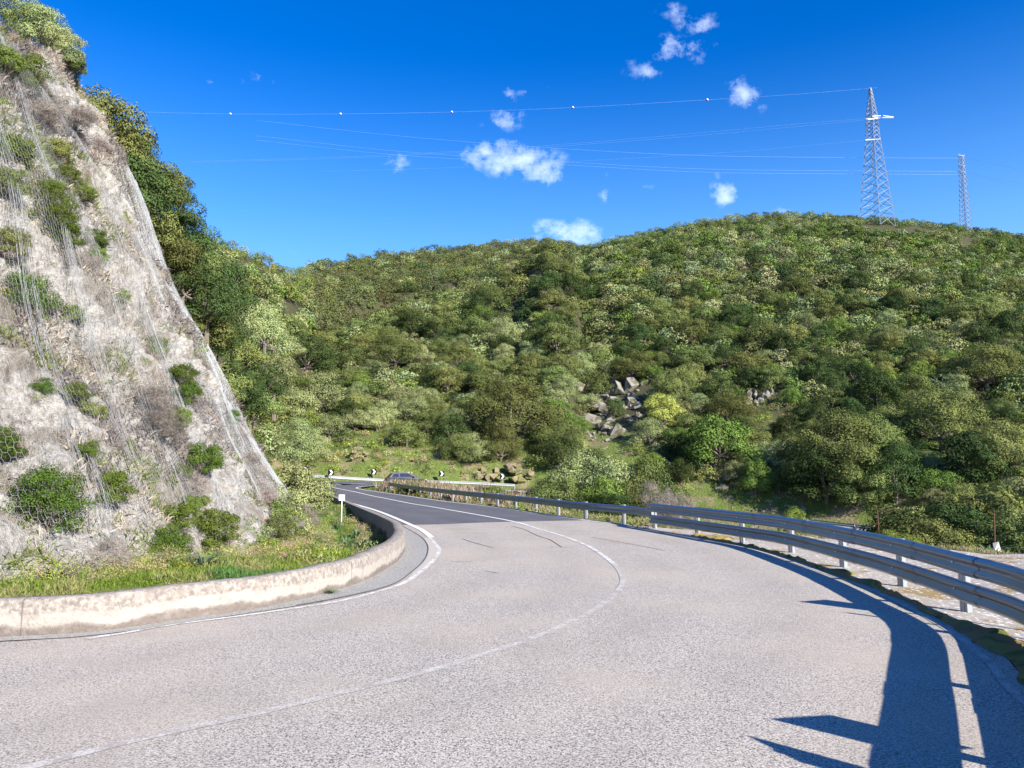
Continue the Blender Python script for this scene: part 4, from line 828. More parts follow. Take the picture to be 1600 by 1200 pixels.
def reeds():
    rg = np.random.default_rng(62); n = 42000; u = rg.uniform(600, 850, n); Y = rg.uniform(52, 78, n); X = (u-800)/FPX*Y; db, _ = dist_poly(bound[::2], X, Y); ok = (db > .5) & ~inside(road_poly, X, Y) & (Y > yrail(u)+1.2); X, Y = X[ok], Y[ok]; n = len(X)
    P = np.c_[X, Y, terrain(X, Y)]; nz = fbm(P, .35, 3); h = rg.uniform(.35, .95, n)*(1+.5*nz)*np.where(Y > 66, .75, 1); wd = rg.uniform(.015, .04, n); c = np.where((nz+rg.normal(0, .3, n) > .2)[:, None], np.array([.24, .23, .10]), np.array([.42, .33, .25]))*rg.uniform(.6, 1.3, (n, 1))
    V, F, T_ = blades(P, np.tile([0, 0, 1.], (n, 1)), h, wd, .22, c, rg); link('dry_reeds', mesh_np(V, F, tint=T_), M['grass_any'], kind='stuff', label='dry pinkish reeds filling the inside of the hairpin', cat='reeds')
reeds()
def verge_grass():
    rg = np.random.default_rng(22); n = 300000; u = rg.uniform(-60, 640, n); Y = 1/rg.uniform(1/62, 1/10.5, n); X = (u-800)/FPX*Y
    z = terrain(X, Y); wp = resample(wallP, 1.); dw, _ = dist_poly(wp, X, Y); poly = np.vstack([wallP[:, :2], [(-40, 80), (-60, 20)]]); ok = inside(poly, X, Y) & (dw > .42)
    tp = toeC[::6]; it = inside(np.vstack([tp[:, :2], [(-60, 60), (-60, 0)]]), X, Y); dt, _ = dist_poly(tp, X, Y); ok &= (~it) | (dt < .8)
    X, Y, z, u = X[ok], Y[ok], z[ok], u[ok]; n = len(X); P = np.c_[X, Y, z]; nz = fbm(P, .8, 3); h = rg.uniform(.04, .13, n)*(1+1.2*np.clip(nz, -.6, 1.4)); wd = rg.uniform(.006, .014, n)*(Y/18)**.7
    c = np.array([.155, .215, .035])*rg.uniform(.65, 1.4, (n, 1)); c = np.where((fbm(P+9, 1.1, 3)+.5*(rg.random(n)-.5) > .5)[:, None], np.array([.27, .27, .10])*rg.uniform(.7, 1.3, (n, 1)), c); c = np.where((fbm(P+39, .7, 3) > .45)[:, None], np.array([.10, .19, .05])*rg.uniform(.7, 1.3, (n, 1)), c)
    V, F, T_ = blades(P, np.tile([0, 0, 1.], (n, 1)), h, wd, .45, c, rg); link('verge_grass', mesh_np(V, F, tint=T_), M['grass_any'], kind='stuff', label='bright green grass between the low wall and cliff', cat='grass')
verge_grass()
def field_grass():
    rg = np.random.default_rng(23); n = 230000; u = rg.uniform(440, 1720, n); Y = 1/rg.uniform(1/128, 1/17, n); X = (u-800)/FPX*Y; ok = np.ones(n, bool)
    dl, _ = dist_poly(lower_c, X, Y); ok &= dl > 4.0; ins = inside(np.vstack([road_poly]), X, Y); ok &= ~ins; db, _ = dist_poly(bound[::2], X, Y); ok &= (db > .3); ok &= ~inside(sh, X, Y)
    ok &= ~((u < 560) & (Y < 74)); yq = np.interp(u, [float(proj(q)[0]) for q in feet1[::-1]], [float(q[1]) for q in feet1[::-1]]); nearr = (u > 606) & (u < 1023) & (Y < yq+1.5); X, Y, u, nearr = X[ok], Y[ok], u[ok], nearr[ok]; z = terrain(X, Y); n = len(X); P = np.c_[X, Y, z]; dry = fbm(P*[1, 1, 0], .12, 3)
    isdry = ((Y < 42) & (rg.random(n) < .45)) | ((u > 610) & (u < 860) & (Y > 44) & (Y < 78)) | (dry+.4*(rg.random(n)-.5) > .35); h = rg.uniform(.15, .45, n)*np.where(isdry & (Y > 44) & (Y < 78), 2.2, 1); wd = rg.uniform(.02, .05, n)*(Y/60)**.8; h = h*np.where(Y < 40, .55, 1)*np.where(nearr, .3, 1)
    c = np.array([.17, .235, .04])*rg.uniform(.6, 1.5, (n, 1)); c = np.where((fbm(P+19, .5, 2)+.5*(rg.random(n)-.5) > np.where(Y < 42, -.15, .3))[:, None], np.array([.30, .29, .11])*rg.uniform(.7, 1.3, (n, 1)), c); c = np.where(isdry[:, None], np.array([.33, .26, .18])*rg.uniform(.6, 1.35, (n, 1)), c)
    V, F, T_ = blades(P, np.tile([0, 0, 1.], (n, 1)), h, wd, .4, c, rg); link('grass', mesh_np(V, F, tint=T_), M['grass_any'], kind='stuff', label='rough green and dry grass on the banks around the hairpin', cat='grass')
field_grass()
# asphodel rosettes
def rosette(name, loc, r, label, seed, cat='plant', nb=38, group=None):
    rg = np.random.default_rng(seed); V = []; F = []
    for q in range(nb):
        a = rg.uniform(0, 2*math.pi); el = rg.uniform(.5, 1.35); l = r*rg.uniform(.7, 1.15); wv = r*.055; d = np.array([math.cos(a), math.sin(a), 0]); sd = np.array([-d[1], d[0], 0]); b = len(V)
        for s in np.linspace(0, 1, 6):
            p = d*l*math.cos(el)*s*(1+.5*s)+np.array([0, 0, l*math.sin(el)*s-l*.45*s**3]); ww = wv*(1-s*.92); V += [p-sd*ww, p+sd*ww+[0, 0, .002]]
        F += [(b+2*i, b+2*i+1, b+2*i+3, b+2*i+2) for i in range(5)]
    return link(name, mesh_np(np.array(V)+np.array(loc), np.array(F), tint=leaf_tint(len(F), rg, .15)), M['leaf_asphodel'], label=label, cat=cat, group=group)
AS = [(95,13.2,.42,'asphodel tuft directly above the wall near the left edge'),(326,15.6,.4,'asphodel tuft above the wall below the shrub cluster'),(590,22.5,.5,'asphodel tuft in the inside corner of the wall'),(570,23.5,.5,'asphodel clump left of the tuft in the wall corner'),(545,26,.45,'asphodel on the verge near the wall shade'),(560,29,.45,'asphodel below the white marker post'),(500,24,.4,'asphodel in the middle of the bright verge'),(530,33,.4,'asphodel left of the white marker post foot'),(480,19.5,.28,'small leafy weed just behind the wall top'),(465,20,.24,'smaller leafy weed just behind the wall top'),(1533,22.3,.55,'grey green asphodel beside the white stone'),(1480,23.2,.4,'asphodel behind the upper rail left of the white stone'),(1160,31,.3,'weed tuft by the railing posts')]
for i, (px, Y, r, lab) in enumerate(AS):
    l = gp(px, Y); 
    rosette('asphodel', l, r*1.5, lab, 50+i, group='asphodel tufts by the road')
for i, (px, py) in enumerate([(516,929),(150,984)]):
    l = W(px, py); rosette('weed', (l[0], l[1], .01), .16 if i == 0 else .12, ['small weed at the wall foot near the bend', 'small weed at the wall foot near the left edge'][i], 90+i, nb=60)

# ------------------------------------------------------------------ rocks
def rock(name, loc, sz, seed, label, cat='boulder', group=None, rot=None, mat='boulder_stone'):
    rg = np.random.default_rng(seed); b = bmesh.new()
    for q in range(11):
        v = unit(rg.normal(size=(1, 3)))[0]*rg.uniform(.75, 1.05); b.verts.new(v*np.array(sz)/2)
    r_ = bmesh.ops.convex_hull(b, input=b.verts[:]); bmesh.ops.delete(b, geom=[v for v in b.verts if not v.link_faces], context='VERTS')
    bmesh.ops.bevel(b, geom=b.edges[:], offset=min(sz)*.012, segments=1, affect='EDGES', clamp_overlap=True); me = bpy.data.meshes.new(name); b.to_mesh(me); b.free()
    o = link(name, me, M[mat], None, label=label, cat=cat, group=group); o.location = [float(x) for x in loc]; o.rotation_euler = rot if rot else tuple(rg.uniform(-.5, .5, 3)); return o
ROCKS = [(905,577,12,14,'uppermost upright block of the boulder slide'),(890,578,9,7,'small pale block at the upper left of the slide'),(903,607,14,12,'leaning block under the upright one'),(918,612,12,18,'tall narrow slab left of the slide centre'),(922,588,8,10,'thin block right of the uppermost upright'),(950,582,16,24,'shaded grey block at the top under the oak'),(962,602,14,10,'pale cap boulder at the slide top centre'),(957,614,14,12,'grey boulder below the pale cap'),(968,612,14,16,'steep grey slab right of the cap boulder'),(948,622,10,8,'small white boulder left of centre'),(962,628,12,10,'white chip boulder below the steep slab'),(972,634,10,10,'lower white chip boulder'),(985,606,16,14,'brownish block at the upper right of the slide'),(992,620,12,10,'reddish brown block under the oak at right'),
 (930,624,14,12,'big white triangular boulder top at left'),(932,640,22,16,'largest white slab with black shadow under it'),(920,636,14,8,'flat white slab left of the largest'),(928,656,20,14,'second large slab with dark underside'),(944,652,12,10,'rounded pale stone right of the second large slab'),(938,668,12,12,'buff stone in the lower slide'),(950,672,12,10,'buff stone right of the lower one'),(963,676,12,14,'shaded block at the foot of the slide'),(966,684,10,6,'white flake at the very foot of the slide'),(945,640,12,9,'small mossy stone in the middle of the slide'),(985,630,10,9,'pale stone at the right rim of the slide'),(1008,600,9,9,'isolated pale stone right of the slide'),(1203,575,8,8,'small pale stone above the right outcrop'),(1150,744,16,10,'pinkish rock on the bank above the lower road'),(1132,766,14,8,'flat pinkish rock low on the bank above the lower road'),(1165,748,10,8,'small rock right of the pinkish rock'),(1330,765,10,12,'pale rock by the lower road bush'),(264,0,0,0,'')]
for i, (px, py, wp_, hp_, lab) in enumerate(ROCKS):
    if not lab: continue
    p = on_ground(px, py+hp_*.3, 40)
    if p is None: continue
    s = p[1]/FPX; rock('boulder', (p[0], p[1], p[2]+hp_*s*.45), (wp_*s*2.2, wp_*s*1.7, hp_*s*2.2), 1000+i, lab, group='boulders of the slide on the slope')
def rubble():
    rg = np.random.default_rng(9); b = bmesh.new()
    for q in range(170):
        px = rg.normal(945, 30); py = rg.uniform(575, 692); px += (py-630)*.28
        p = on_ground(px, py, 60)
        if p is None: continue
        r = rg.uniform(.25, .75); t_ = bmesh.new()
        for k in range(9): t_.verts.new(p+[0, 0, r*.3]+unit(rg.normal(size=(1, 3)))[0]*r*np.array([rg.uniform(.7, 1.2), .8, rg.uniform(.5, 1.1)]))
        bmesh.ops.convex_hull(t_, input=t_.verts[:]); bmesh.ops.delete(t_, geom=[v for v in t_.verts if not v.link_faces], context='VERTS'); me = bpy.data.meshes.new('x'); t_.to_mesh(me); t_.free(); b.from_mesh(me); bpy.data.meshes.remove(me)
    me = bpy.data.meshes.new('rubble'); b.to_mesh(me); b.free(); link('rubble', me, M['boulder_stone'], kind='stuff', label='small broken rubble between the boulders of the slide', cat='rubble')
rubble()
# angular outcrop
t = NT('tan_rock'); f = t.noise(2.5, 6, rough=.7); t.col(t.mix(t.ramp(t.noise(.9, 4), .45, .6), t.mix(f, (.14, .10, .065), (.30, .24, .165)), t.mix(f, (.12, .14, .04), (.24, .24, .08)))).bump(f, .7, .12); M['tan_rock'] = t.m
def outcrop(px, py, wd, ht, name, label, seed, n=16, mt='boulder_stone'):
    p = on_ground(px, py+ht*.4, 40); s = p[1]/FPX; rg = np.random.default_rng(seed); e = empty(name, p, 0, label, 'rock outcrop')
    b = bmesh.new(); 
    for q in range(n):
        c = np.array([rg.uniform(-.5, .5)*wd*s, rg.uniform(-1, 1), rg.uniform(-.1, .75)*ht*s]); c[1] += c[2]*1.0; t_ = bmesh.new()
        for k in range(12): t_.verts.new(c+unit(rg.normal(size=(1, 3)))[0]*np.array([wd*s*.13*(16/n)**.5, .8, ht*s*.28]))
        bmesh.ops.convex_hull(t_, input=t_.verts[:]); bmesh.ops.delete(t_, geom=[v for v in t_.verts if not v.link_faces], context='VERTS'); me = bpy.data.meshes.new('x'); t_.to_mesh(me); t_.free(); b.from_mesh(me); bpy.data.meshes.remove(me)
    me = bpy.data.meshes.new('rock_face'); b.to_mesh(me); b.free(); link('rock_face', me, M[mt], e)
outcrop(1192, 622, 46, 36, 'rock_outcrop', 'pale fractured rock outcrop among trees on the right slope', 4)
outcrop(775, 738, 110, 26, 'rock_outcrop', 'reddish broken rock cutting beside the lower road behind the rail', 5, 44, 'tan_rock')
outcrop(1150, 752, 50, 18, 'rock_outcrop', 'low pinkish rock ledge above the lower road', 6, 18, 'tan_rock')
outcrop(560, 712, 26, 16, 'rock_outcrop', 'bare sandy rock patch on the bank above the hairpin', 7, 14, 'tan_rock')
outcrop(265, 470, 30, 30, 'rock_outcrop', 'small bare rock on the wooded flank', 8, 6) if False else None
p = gp(1545, 22.0); rock('stone', (p[0], p[1], p[2]+.22), (.28, .25, .62), 77, 'white upright stone beside the right rusty fence post', 'stone', rot=(0, .08, 0), mat='pale_stone')
for i, (px, Y, h) in enumerate([(1366, 25.5, 1.55), (1541, 22.4, 1.35)]):
    b = MB(); b.bar((0, 0, -.2), ((-.04, .06)[i], 0, h), .022, 4); b.bar((-.03, 0, h*.97), (.03, 0, h*.97), .01); o = b.build('fence_post', M['rusty_iron'], None, label=['rusty thin iron post behind the rail left of the scrub', 'rusty thin iron post standing by the white stone'][i], cat='fence post', group='rusty fence posts'); o.location = gp(px, Y)

# ------------------------------------------------------------------ guard rails
PROF = [(0, 0), (.028, .006), (.082, .052), (.082, .088), (.012, .135), (.012, .175), (.082, .222), (.082, .258), (.028, .304), (0, .31)]
def beam(name, P, z0, mat, parent, face=-1, off=0., step=.5, prof=PROF, scale=1.):
    P = resample(P, step); T, Nn = tangents(P); n = len(P); R = []
    pr = [(d*scale, z) for d, z in prof]; loop = pr+[(d-.005, z) for d, z in pr[::-1]]
    for d, z in loop: R.append(np.c_[P[:, :2]+Nn*face*(off+d), P[:, 2]+z0+z])
    m = len(loop); V = np.vstack(R); i, j = np.meshgrid(np.arange(m), np.arange(n-1), indexing='ij'); a = (i*n+j).ravel(); b_ = (((i+1) % m)*n+j).ravel()
    F = np.stack([a, b_, b_+1, a+1], 1); return link(name, mesh_np(V, F), mat, parent)
def gr_post(parent, p, ang, h, mat, wd=.11):
    b = MB(); R = Matrix.Rotation(ang+.55, 3, 'Z'); c = Vector(map(float, p))
    b.box(c+R @ Vector((0, 0, h/2-.15)), (.12, .11, h+.3), R); b.box(c+R @ Vector((-.02, -.063, h/2-.15)), (.03, .01, h+.3), R); b.box(c+R @ Vector((0, .063, h/2-.15)), (.03, .01, h+.3), R)
    o = b.build('post', mat, parent); return o
def bulk(P, z0, parent, face, off, step, mat):            # empty stub for the bright discs along a beam
    pass
def guardrail(name, F, levels, postH, label, matb, matp, face, spacing, splice=True, hole_light_discs=True, start=True, postlist=None):
    F = np.asarray(F); e = empty(name, F[0], 0, label, 'guardrail', None); inv = -np.array(F[0]); C = catmull(F, 10); Cl = C+inv
    Q = (np.asarray(postlist)+inv) if postlist is not None else resample(Cl, spacing); Tq, Nq = tangents(Q)
    for z0 in levels: beam(('upper_beam' if z0 > .5 else 'lower_beam') if len(levels) > 1 else 'beam', Cl if not start else Cl, z0, matb, e, face, .14)
    sp = MB(); bo = MB()
    for q, t, n_ in zip(Q, Tq, Nq):
        ang = math.atan2(t[1], t[0])+(0 if face < 0 else math.pi); gr_post(e, q, ang, postH, matp)
        R = Matrix.Rotation(ang, 3, 'Z')
        s = MB()
        for z0 in levels:
            c = Vector((float(q[0]+n_[0]*face*.075), float(q[1]+n_[1]*face*.075), float(q[2]+z0+.155))); s.box(c, (.09, .12, .12), R)
        s.build('spacer', matp, e)
        if hole_light_discs:
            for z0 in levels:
                c = Vector((float(q[0]+n_[0]*face*.16), float(q[1]+n_[1]*face*.16), float(q[2]+z0+.155))); bb = Vector((float(n_[0]*face), float(n_[1]*face), 0)); s2 = MB(); s2.bar(c-bb*.005, c+bb*.012, .016, 6); s2.build('bolt', M['bolt_bright'], e)  # near-white disc: brightness of sky through a slot hole, put into the colour
    if splice:                                            # overlapping joints a little proud of the beam
        for k in range(0, len(Q)-1):
            for z0 in levels:
                a = Q[k]+(Q[k+1]-Q[k])*.62; b_ = Q[k]+(Q[k+1]-Q[k])*.74
                SEG = resample(Cl, .25); d = np.hypot(SEG[:, 0]-a[0], SEG[:, 1]-a[1]); ia = int(np.argmin(d)); seg = SEG[ia:ia+3]
                if len(seg) > 1: beam('splice', seg, z0-.004, matb, e, face, .149, .2, [(d_, z_*1.02) for d_, z_ in PROF])
    return e, Q+np.array(F[0])
feetA = np.array(feet)
# tangent direction runs away from the camera; the road lies to the left => face -1 uses right-hand normal times -1
e1, Q1 = guardrail('double_guardrail', feetA, (.17, .57), .85, 'tall galvanised guardrail with two stacked beams curving along the right side', M['galvanised'], M['post_zinc'], -1, 2.6, postlist=feetA)
e2, Q2 = guardrail('guardrail', np.array(feet1), (.36,), .70, 'single beam guardrail running from the double rail to the hairpin', M['galvanised'], M['post_zinc'], -1, 2.9, hole_light_discs=False)
b = MB(); p_ = np.array(W(989, 815)); Tq, Nq = tangents(resample(np.array(feet1), .5)); b.box((p_[0]-.12, p_[1], p_[2]+.54), (.12, .02, .10)); b.build('reflector', M['red_paint'], None, label='small red reflector on the single rail beside the double rail', cat='reflector')
# rails of the lower road
fr = lower_c.copy(); fr[:, :2] += -N2*4.4; ff = np.array([p for p in fr if -19.5 < p[0] < .5]); ff[:, 2] += .0
pre = np.array([[-20.6, 80.2, .65], [-19.6, 81.2, .62]])
guardrail('guardrail', resample(np.vstack([pre, ff]), 1.5), (.40,), .68, 'sunlit white guardrail behind the dark car above the far road', M['galvanised_far'], M['post_zinc'], 1, 4., False, False)
nr_ = lower_c.copy(); nr_[:, :2] += N2*4.3; ff = np.array([p for p in nr_ if 16 < p[0] < 50])
guardrail('guardrail', resample(ff, 1.5), (.40,), .68, 'weathered guardrail along the lower road seen above the double rail', M['galvanised_far'], M['post_zinc'], -1, 4., False, False)

# ------------------------------------------------------------------ signs
def chevron_sign(loc, wdir, h_top, label, size=.6, direction=1, posts=True, group=None):
    """wdir: horizontal unit vector along the plate, reader's right; front faces to the right-hand normal"""
    e = empty('chevron_sign', loc, math.atan2(wdir[1], wdir[0]), label, 'road sign', group); zc = h_top-size/2
    b = MB(); b.box((0, 0, zc), (size, .012, size)); b.build('plate', M['black_paint'], e)
    b = MB(); s = size/2*.92; V = []
    pts = [(-.55, 1), (.15, 1), (.8, 0), (.15, -1), (-.55, -1), (.1, 0)]
    for y_ in (-.0085, -.0065): V += [(x*s*direction, y_, zc+z*s*.92) for x, z in pts]
    b.add(V, [(0, 1, 2, 5), (5, 2, 3, 4), (6, 11, 8, 7), (11, 10, 9, 8)]+[(i, (i+1) % 6+0, (i+1) % 6+6, i+6) for i in range(6)]); b.build('arrow', M['white_paint'], e)
    b = MB(); b.bar((0, .035, -.4), (0, .035, h_top-.03), .03, 8); b.build('post', M['post_zinc'], e); return e
for i, (px, py, Y, lab) in enumerate([(517,738,80.5,'chevron sign at the left end of the far guardrail'),(584,737,87.5,'chevron sign left of the dark car behind the far rail'),(690,740,89,'chevron sign right of the dark car behind the far rail'),(785,744,90,'rightmost chevron sign before the broken rock cutting'),(477,735,60,'chevron sign half hidden inside the large grey bush')]):
    p = PY(px, py, Y); gz_ = float(terrain(np.array([p[0]]), np.array([p[1]]))[0]); chevron_sign((p[0], p[1], gz_), (1, 0), p[2]+.3-gz_, lab, .62, 1, group='chevron signs round the hairpin')
# signs behind the rail outside the view, whose shadows fall on the road
for (a, bpt, zt, lab) in [((1247,940), (1290,937), 1.72, 'chevron sign behind the double rail just past the right edge'), ((1203,1123), (1297,1117), 1.70, 'chevron sign behind the double rail close beside the viewer')]:
    A = S2F(*a, zt); B = S2F(*bpt, zt); d = B-A; d[2] = 0; l = np.linalg.norm(d); d /= l; c = (A+B)/2; chevron_sign((c[0], c[1], 0), (-d[0], -d[1]), zt, lab, float(l), 1)
A = S2F(1167,1149,1.70); c = A+np.array([.36, -.93, 0])*.3; chevron_sign((c[0], c[1], 0), (-.36, .93), 1.70, 'second chevron sign beside the viewer set square to the first', .6, 1)
A = S2F(1287,953,1.45); c = A+np.array([SD[0], SD[1], 0])*.3; chevron_sign((c[0], c[1], 0), (SD[0], SD[1]), 1.45, 'second chevron sign past the right edge turned away from the first', .6, 1)
# white marker post on the verge
p = gp(537, 35.5); e = empty('marker_post', p, 0, 'small blank white square plate on thin white post by the curved wall', 'marker post'); ztop = float(PY(537, 773, 35.5)[2]-p[2])
b = MB(); b.bar((0, 0, -.3), (0, 0, ztop), .022, 8); b.build('post', M['white_paint'], e); b = MB(); b.box((.0, -.03, ztop-.13), (.27, .012, .27)); b.build('plate', M['white_paint'], e)
# rusty frame inside the hairpin
p = gp(812, 50); e = empty('rusty_frame', (p[0], p[1], p[2]), 0, 'rusty iron gate frame standing behind the single rail', 'gate'); zt = float(PY(812, 764, 50)[2]-p[2])
for nm, xs in (('gate_post', -.52), ('gate_post', .62)):
    b = MB(); b.box((xs, 0, zt/2-.1), (.06, .05, zt+.2)); b.build(nm, M['rusty_iron'], e)
b = MB(); b.box((.05, 0, zt-.02), (1.2, .04, .05)); b.build('crossbar', M['rusty_iron'], e); b = MB(); b.box((-.28, -.02, zt-.35), (.26, .02, .5)); b.build('panel', M['rusty_iron'], e)

# ------------------------------------------------------------------ car
def car():
    x0, Y0 = -10.9, 80.2; dl = np.hypot(lower_c[:, 0]-x0, lower_c[:, 1]-Y0); i = int(np.argmin(dl)); z = lower_c[i, 2]+.03; t = lower_c[i+2]-lower_c[i-2]; e = empty('car', (lower_c[i, 0], lower_c[i, 1], z), math.atan2(t[1], t[0]), 'dark blue hatchback driving right behind the reeds inside the hairpin', 'car')
    flat('car_paint', (.010, .015, .030), .3, .1, .05); flat('car_glass', (.02, .03, .06), .08, 0, .02); flat('lamp_glass', (.7, .72, .75), .15); flat('tail_red', (.35, .02, .02), .2); flat('rim_metal', (.5, .5, .52), .35, .8)
    def shell(prof, hw, hw_top, ztop0, ztop1, name, mat, y_in=0):
        V = []; n = len(prof)
        for sgn in (-1, 1):
            for (x, zz) in prof:
                k = min(max((zz-ztop0)/(ztop1-ztop0), 0), 1); V.append((x, sgn*(hw+(hw_top-hw)*k), zz))
        F = [tuple(range(n)), tuple(range(2*n-1, n-1, -1))]+[(i, i+n, (i+1) % n+n, (i+1) % n) for i in range(n)]
        b = MB(); b.add(V, F); return b
    body = [(-2.05, .32), (-2.1, .6), (-2.02, .95), (-1.75, 1.0), (.85, .96), (1.7, .82), (2.02, .66), (2.08, .42), (2.0, .26), (-1.95, .26)]
    shell(body, .86, .80, .6, 1.0, 'body', None).build('body', M['car_paint'], e, bevel=.04)
    cab = [(-1.9, .98), (-1.55, 1.38), (-1.1, 1.47), (-.1, 1.48), (.25, 1.42), (1.05, .97)]
    shell(cab, .78, .60, .95, 1.48, 'c', None).build('cabin', M['car_paint'], e, bevel=.03)
    for s in (-1, 1):
        for pts in ([(-1.62, 1.03), (-1.42, 1.32), (-.95, 1.38), (-.88, 1.03)], [(-.80, 1.03), (-.82, 1.38), (-.12, 1.39), (.08, 1.36), (.72, 1.03)]):
            V = []
            for zz_o in (.002, .012):
                for (x, zz) in pts: k = (zz-.95)/.53; V.append((x, s*(.78-.18*k+zz_o), zz))
            n = len(pts); b = MB(); b.add(V, [tuple(range(n)), tuple(range(2*n-1, n-1, -1))]+[(i, i+n, (i+1) % n+n, (i+1) % n) for i in range(n)]); b.build('window', M['car_glass'], e)
        for wx in (-1.3, 1.3):
            b = MB(); b.bar((wx, s*.66, .32), (wx, s*.87, .32), .32, 20); wv = b.build('wheel', M['rubber'], e, bevel=.02); b = MB(); b.bar((wx, s*.868, .32), (wx, s*.885, .32), .2, 14); b.build('rim', M['rim_metal'], wv)
        b = MB(); b.box((1.93, s*.62, .68), (.2, .3, .13)); b.build('headlight', M['lamp_glass'], e, bevel=.02); b = MB(); b.box((-2.02, s*.62, .85), (.12, .26, .2)); b.build('tail_light', M['tail_red'], e, bevel=.02); b = MB(); b.box((.62, s*.92, 1.02), (.16, .16, .12)); b.build('mirror', M['car_paint'], e, bevel=.02)
    V = [(1.04, -.70, 1.005), (1.04, .70, 1.005), (.30, .58, 1.42), (.30, -.58, 1.42)]; V2 = [(x+.012, y, zz+.012) for x, y, zz in V]; b = MB(); b.add(V+V2, [(4, 5, 6, 7), (3, 2, 1, 0), (0, 1, 5, 4), (1, 2, 6, 5), (2, 3, 7, 6), (3, 0, 4, 7)]); b.build('windscreen', M['car_glass'], e)
car()

# ------------------------------------------------------------------ pylon, mast and cables
def lattice(b, base, zs, hw, r_leg, r_br, dense=1):
    cs = [[Vector((sx*w, sy*w, z)) for sx, sy in ((-1, -1), (1, -1), (1, 1), (-1, 1))] for z, w in zip(zs, hw)]
    for a, c in zip(cs[:-1], cs[1:]):
        for k in range(4):
            b.bar(a[k], c[k], r_leg); k2 = (k+1) % 4; b.bar(a[k], c[k2], r_br); b.bar(a[k2], c[k], r_br)
    return cs
PT = PY(1371, 352, 222); zg = float(terrain(np.array([PT[0]]), np.array([PT[1]]))[0]); ztopP = PY(1372, 137, 222)[2]; HP = ztopP-zg; rot = rad(28)
e = empty('pylon', (PT[0], PT[1], zg), rot, 'tall tapering lattice pylon with white insulators on the right ridge', 'pylon')
b = MB(); hb = 3.45; Hs = HP
def wd(z):
    f = z/Hs; return np.interp(f, [0, .62, .80, 1.0], [hb, 1.4, 1.1, .2])
zs = list(np.r_[0, np.linspace(.06, .62, 10), np.linspace(.655, .80, 6), np.linspace(.84, 1., 6)]*Hs); lattice(b, None, zs, [wd(z) for z in zs], .13, .075); b.v = [(x, y, z-(1.5 if z < .1 else 0)) for x, y, z in b.v]; b.build('lattice_tower', M['steel_lattice'], e)
def wpt(px, py, Y): return Vector(map(float, PY(px, py, Y)))
Einv = Matrix.Translation((float(PT[0]), float(PT[1]), zg)) @ Matrix.Rotation(rot, 4, 'Z'); Einv = Einv.inverted()
for (xa, ya, xb, yb_) in [(1380,181,1396,183),(1356,187,1371,185),(1363,182,1376,181),(1352,219,1366,218)]:
    b = MB(); A = Einv @ wpt(xa, ya, 219); B = Einv @ wpt(xb, yb_, 219); b.bar(A, B, .15, 8); 
    b.build('insulator', M['insulator'], e)
for (xa, ya, xb, yb_) in [(1366,184,1396,184),(1353,186,1378,184),(1354,219,1376,217)]:
    b = MB(); A = Einv @ wpt(xa, ya, 220.5); B = Einv @ wpt(xb, yb_, 220.5); b.bar(A, B, .1, 4); b.build('crossarm', M['steel_lattice'], e)
PM = PY(1511, 380, 222); zg2 = float(terrain(np.array([PM[0]]), np.array([PM[1]]))[0]); HM = PY(1510, 244, 222)[2]-zg2
e = empty('lattice_mast', (PM[0], PM[1], zg2), rad(20), 'shorter slim lattice mast near the right edge of the ridge', 'mast'); b = MB(); zs = list(np.linspace(0, HM, 17)); lattice(b, None, zs, [np.interp(z/HM, [0, 1], [1.15, .5]) for z in zs], .09, .05)
b.v = [(x, y, z-(1 if z < .1 else 0)) for x, y, z in b.v]; b.build('lattice_tower', M['steel_lattice'], e)
for z in (HM+.2, HM*.80, HM*.88):
    b = MB(); b.box((0, 0, z), (2.4 if z > HM else 2.0, .2, .18)); b.bar((-1.1, 0, z), (-1.1, 0, z+.5), .1, 6); b.bar((1.1, 0, z), (1.1, 0, z+.5), .1, 6); b.build('crossarm', M['steel_lattice'], e)
def cable(pts, label, r=.03, group='overhead power cables'):
    P = catmull([PY(*p) for p in pts], 12); A, B = P[:-1], P[1:]; V, F = prisms(A, B, r*.62); return link('power_cable', mesh_np(V, F), M['cable'], None, label=label, cat='cable', group=group), P
line = lambda u: 220*(1+.00032*(1371-u))                  # the line runs away to the left
def LP(l): return [(x, y, line(x)) for x, y in l]
cable(LP([(1371,137),(1240,147.5),(1105,156),(895,168),(706,175),(532,178),(360,178),(195,174),(60,168)]), 'topmost earth cable carrying the six white marker balls', .04)
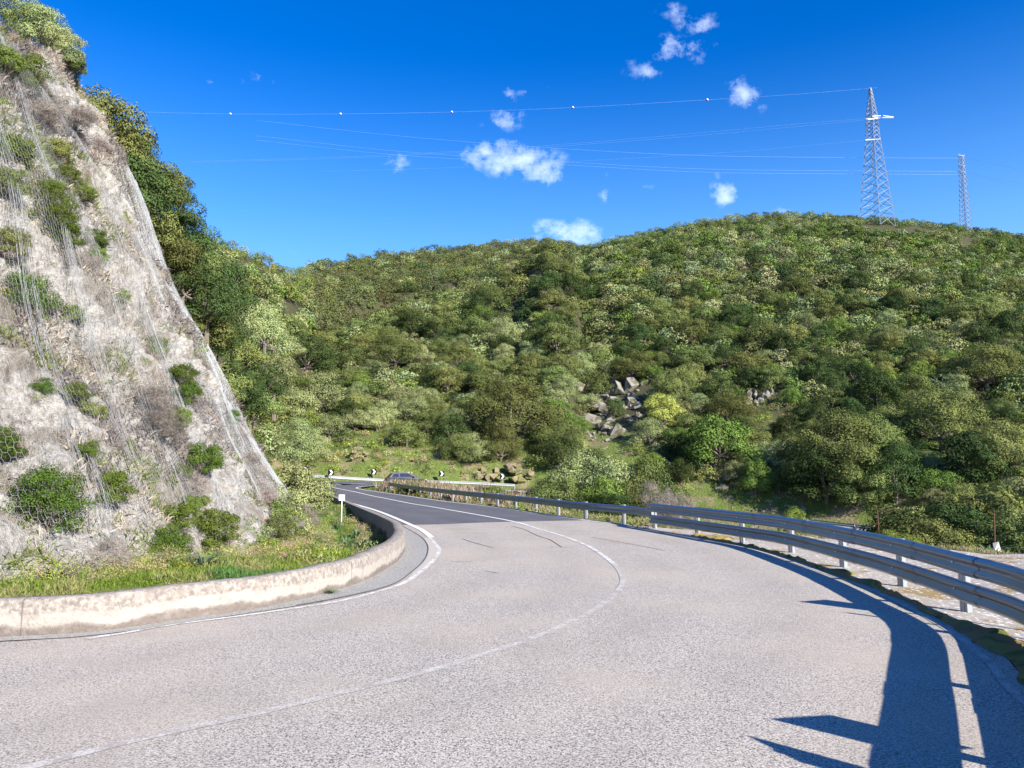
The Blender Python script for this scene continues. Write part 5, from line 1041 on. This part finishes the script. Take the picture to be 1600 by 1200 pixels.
for i, (x, y) in enumerate([(195,174),(360,178),(532,178),(706,175),(895,168),(1105,156)]):
    p = PY(x, y, line(x)); e = empty('marker_ball', p, 0, ['leftmost marker ball near the cliff', 'second marker ball from the left', 'third marker ball from the left', 'fourth marker ball above the valley', 'fifth marker ball above the main cloud', 'rightmost marker ball nearest the pylon'][i]+' on the top cable', 'marker ball', 'aircraft warning balls on the top cable')
    for nm, mt, lo in (('white_half', 'white_paint', True), ('red_half', 'red_paint', False)):
        me = bpy.data.meshes.new(nm); b_ = bmesh.new(); bmesh.ops.create_uvsphere(b_, u_segments=16, v_segments=12, radius=.40); 
        bmesh.ops.delete(b_, geom=[f for f in b_.faces if (f.calc_center_median().x*.6+f.calc_center_median().z > -.1) != lo], context='FACES'); b_.to_mesh(me); b_.free()
        for q in me.polygons: q.use_smooth = True
        link(nm, me, M[mt], e)
cable(LP([(1352,185),(1220,196),(1100,207),(960,219),(800,231),(560,244),(300,252)]), 'upper cable of the close pair left of the pylon', .022)
cable(LP([(1356,187),(1220,200),(1100,211),(960,222),(800,233),(560,246),(300,254)]), 'lower cable of the close pair left of the pylon', .022)
cable(LP([(1352,219),(1190,234),(1060,243),(900,252),(700,262),(500,268)]), 'cable from the single low insulator of the pylon', .018)
cable([(1508,247,222),(1380,246.5,224),(1100,243,232),(860,231,245),(620,212,265),(400,188,290)], 'uppermost cable from the short mast to the left', .034)
cable([(1505,268,222),(1380,267,224),(1100,264,232),(860,251.5,245),(620,236,265),(400,212,290)], 'middle cable from the short mast to the left', .034)
cable([(1505,273,222),(1380,272,224),(1100,269,232),(860,256,245),(620,242,265),(400,219,290)], 'lowest cable from the short mast to the left', .034)
cable([(1514,248,222),(1560,258,215),(1640,276,205)], 'uppermost cable from the short mast to the right edge', .034)
cable([(1514,270,222),(1560,280,215),(1640,298,205)], 'lower cable from the short mast to the right edge', .034)
cable([(1514,271.5,222),(1560,283.5,215),(1640,304,205)], 'lowest cable from the short mast to the right edge', .026)
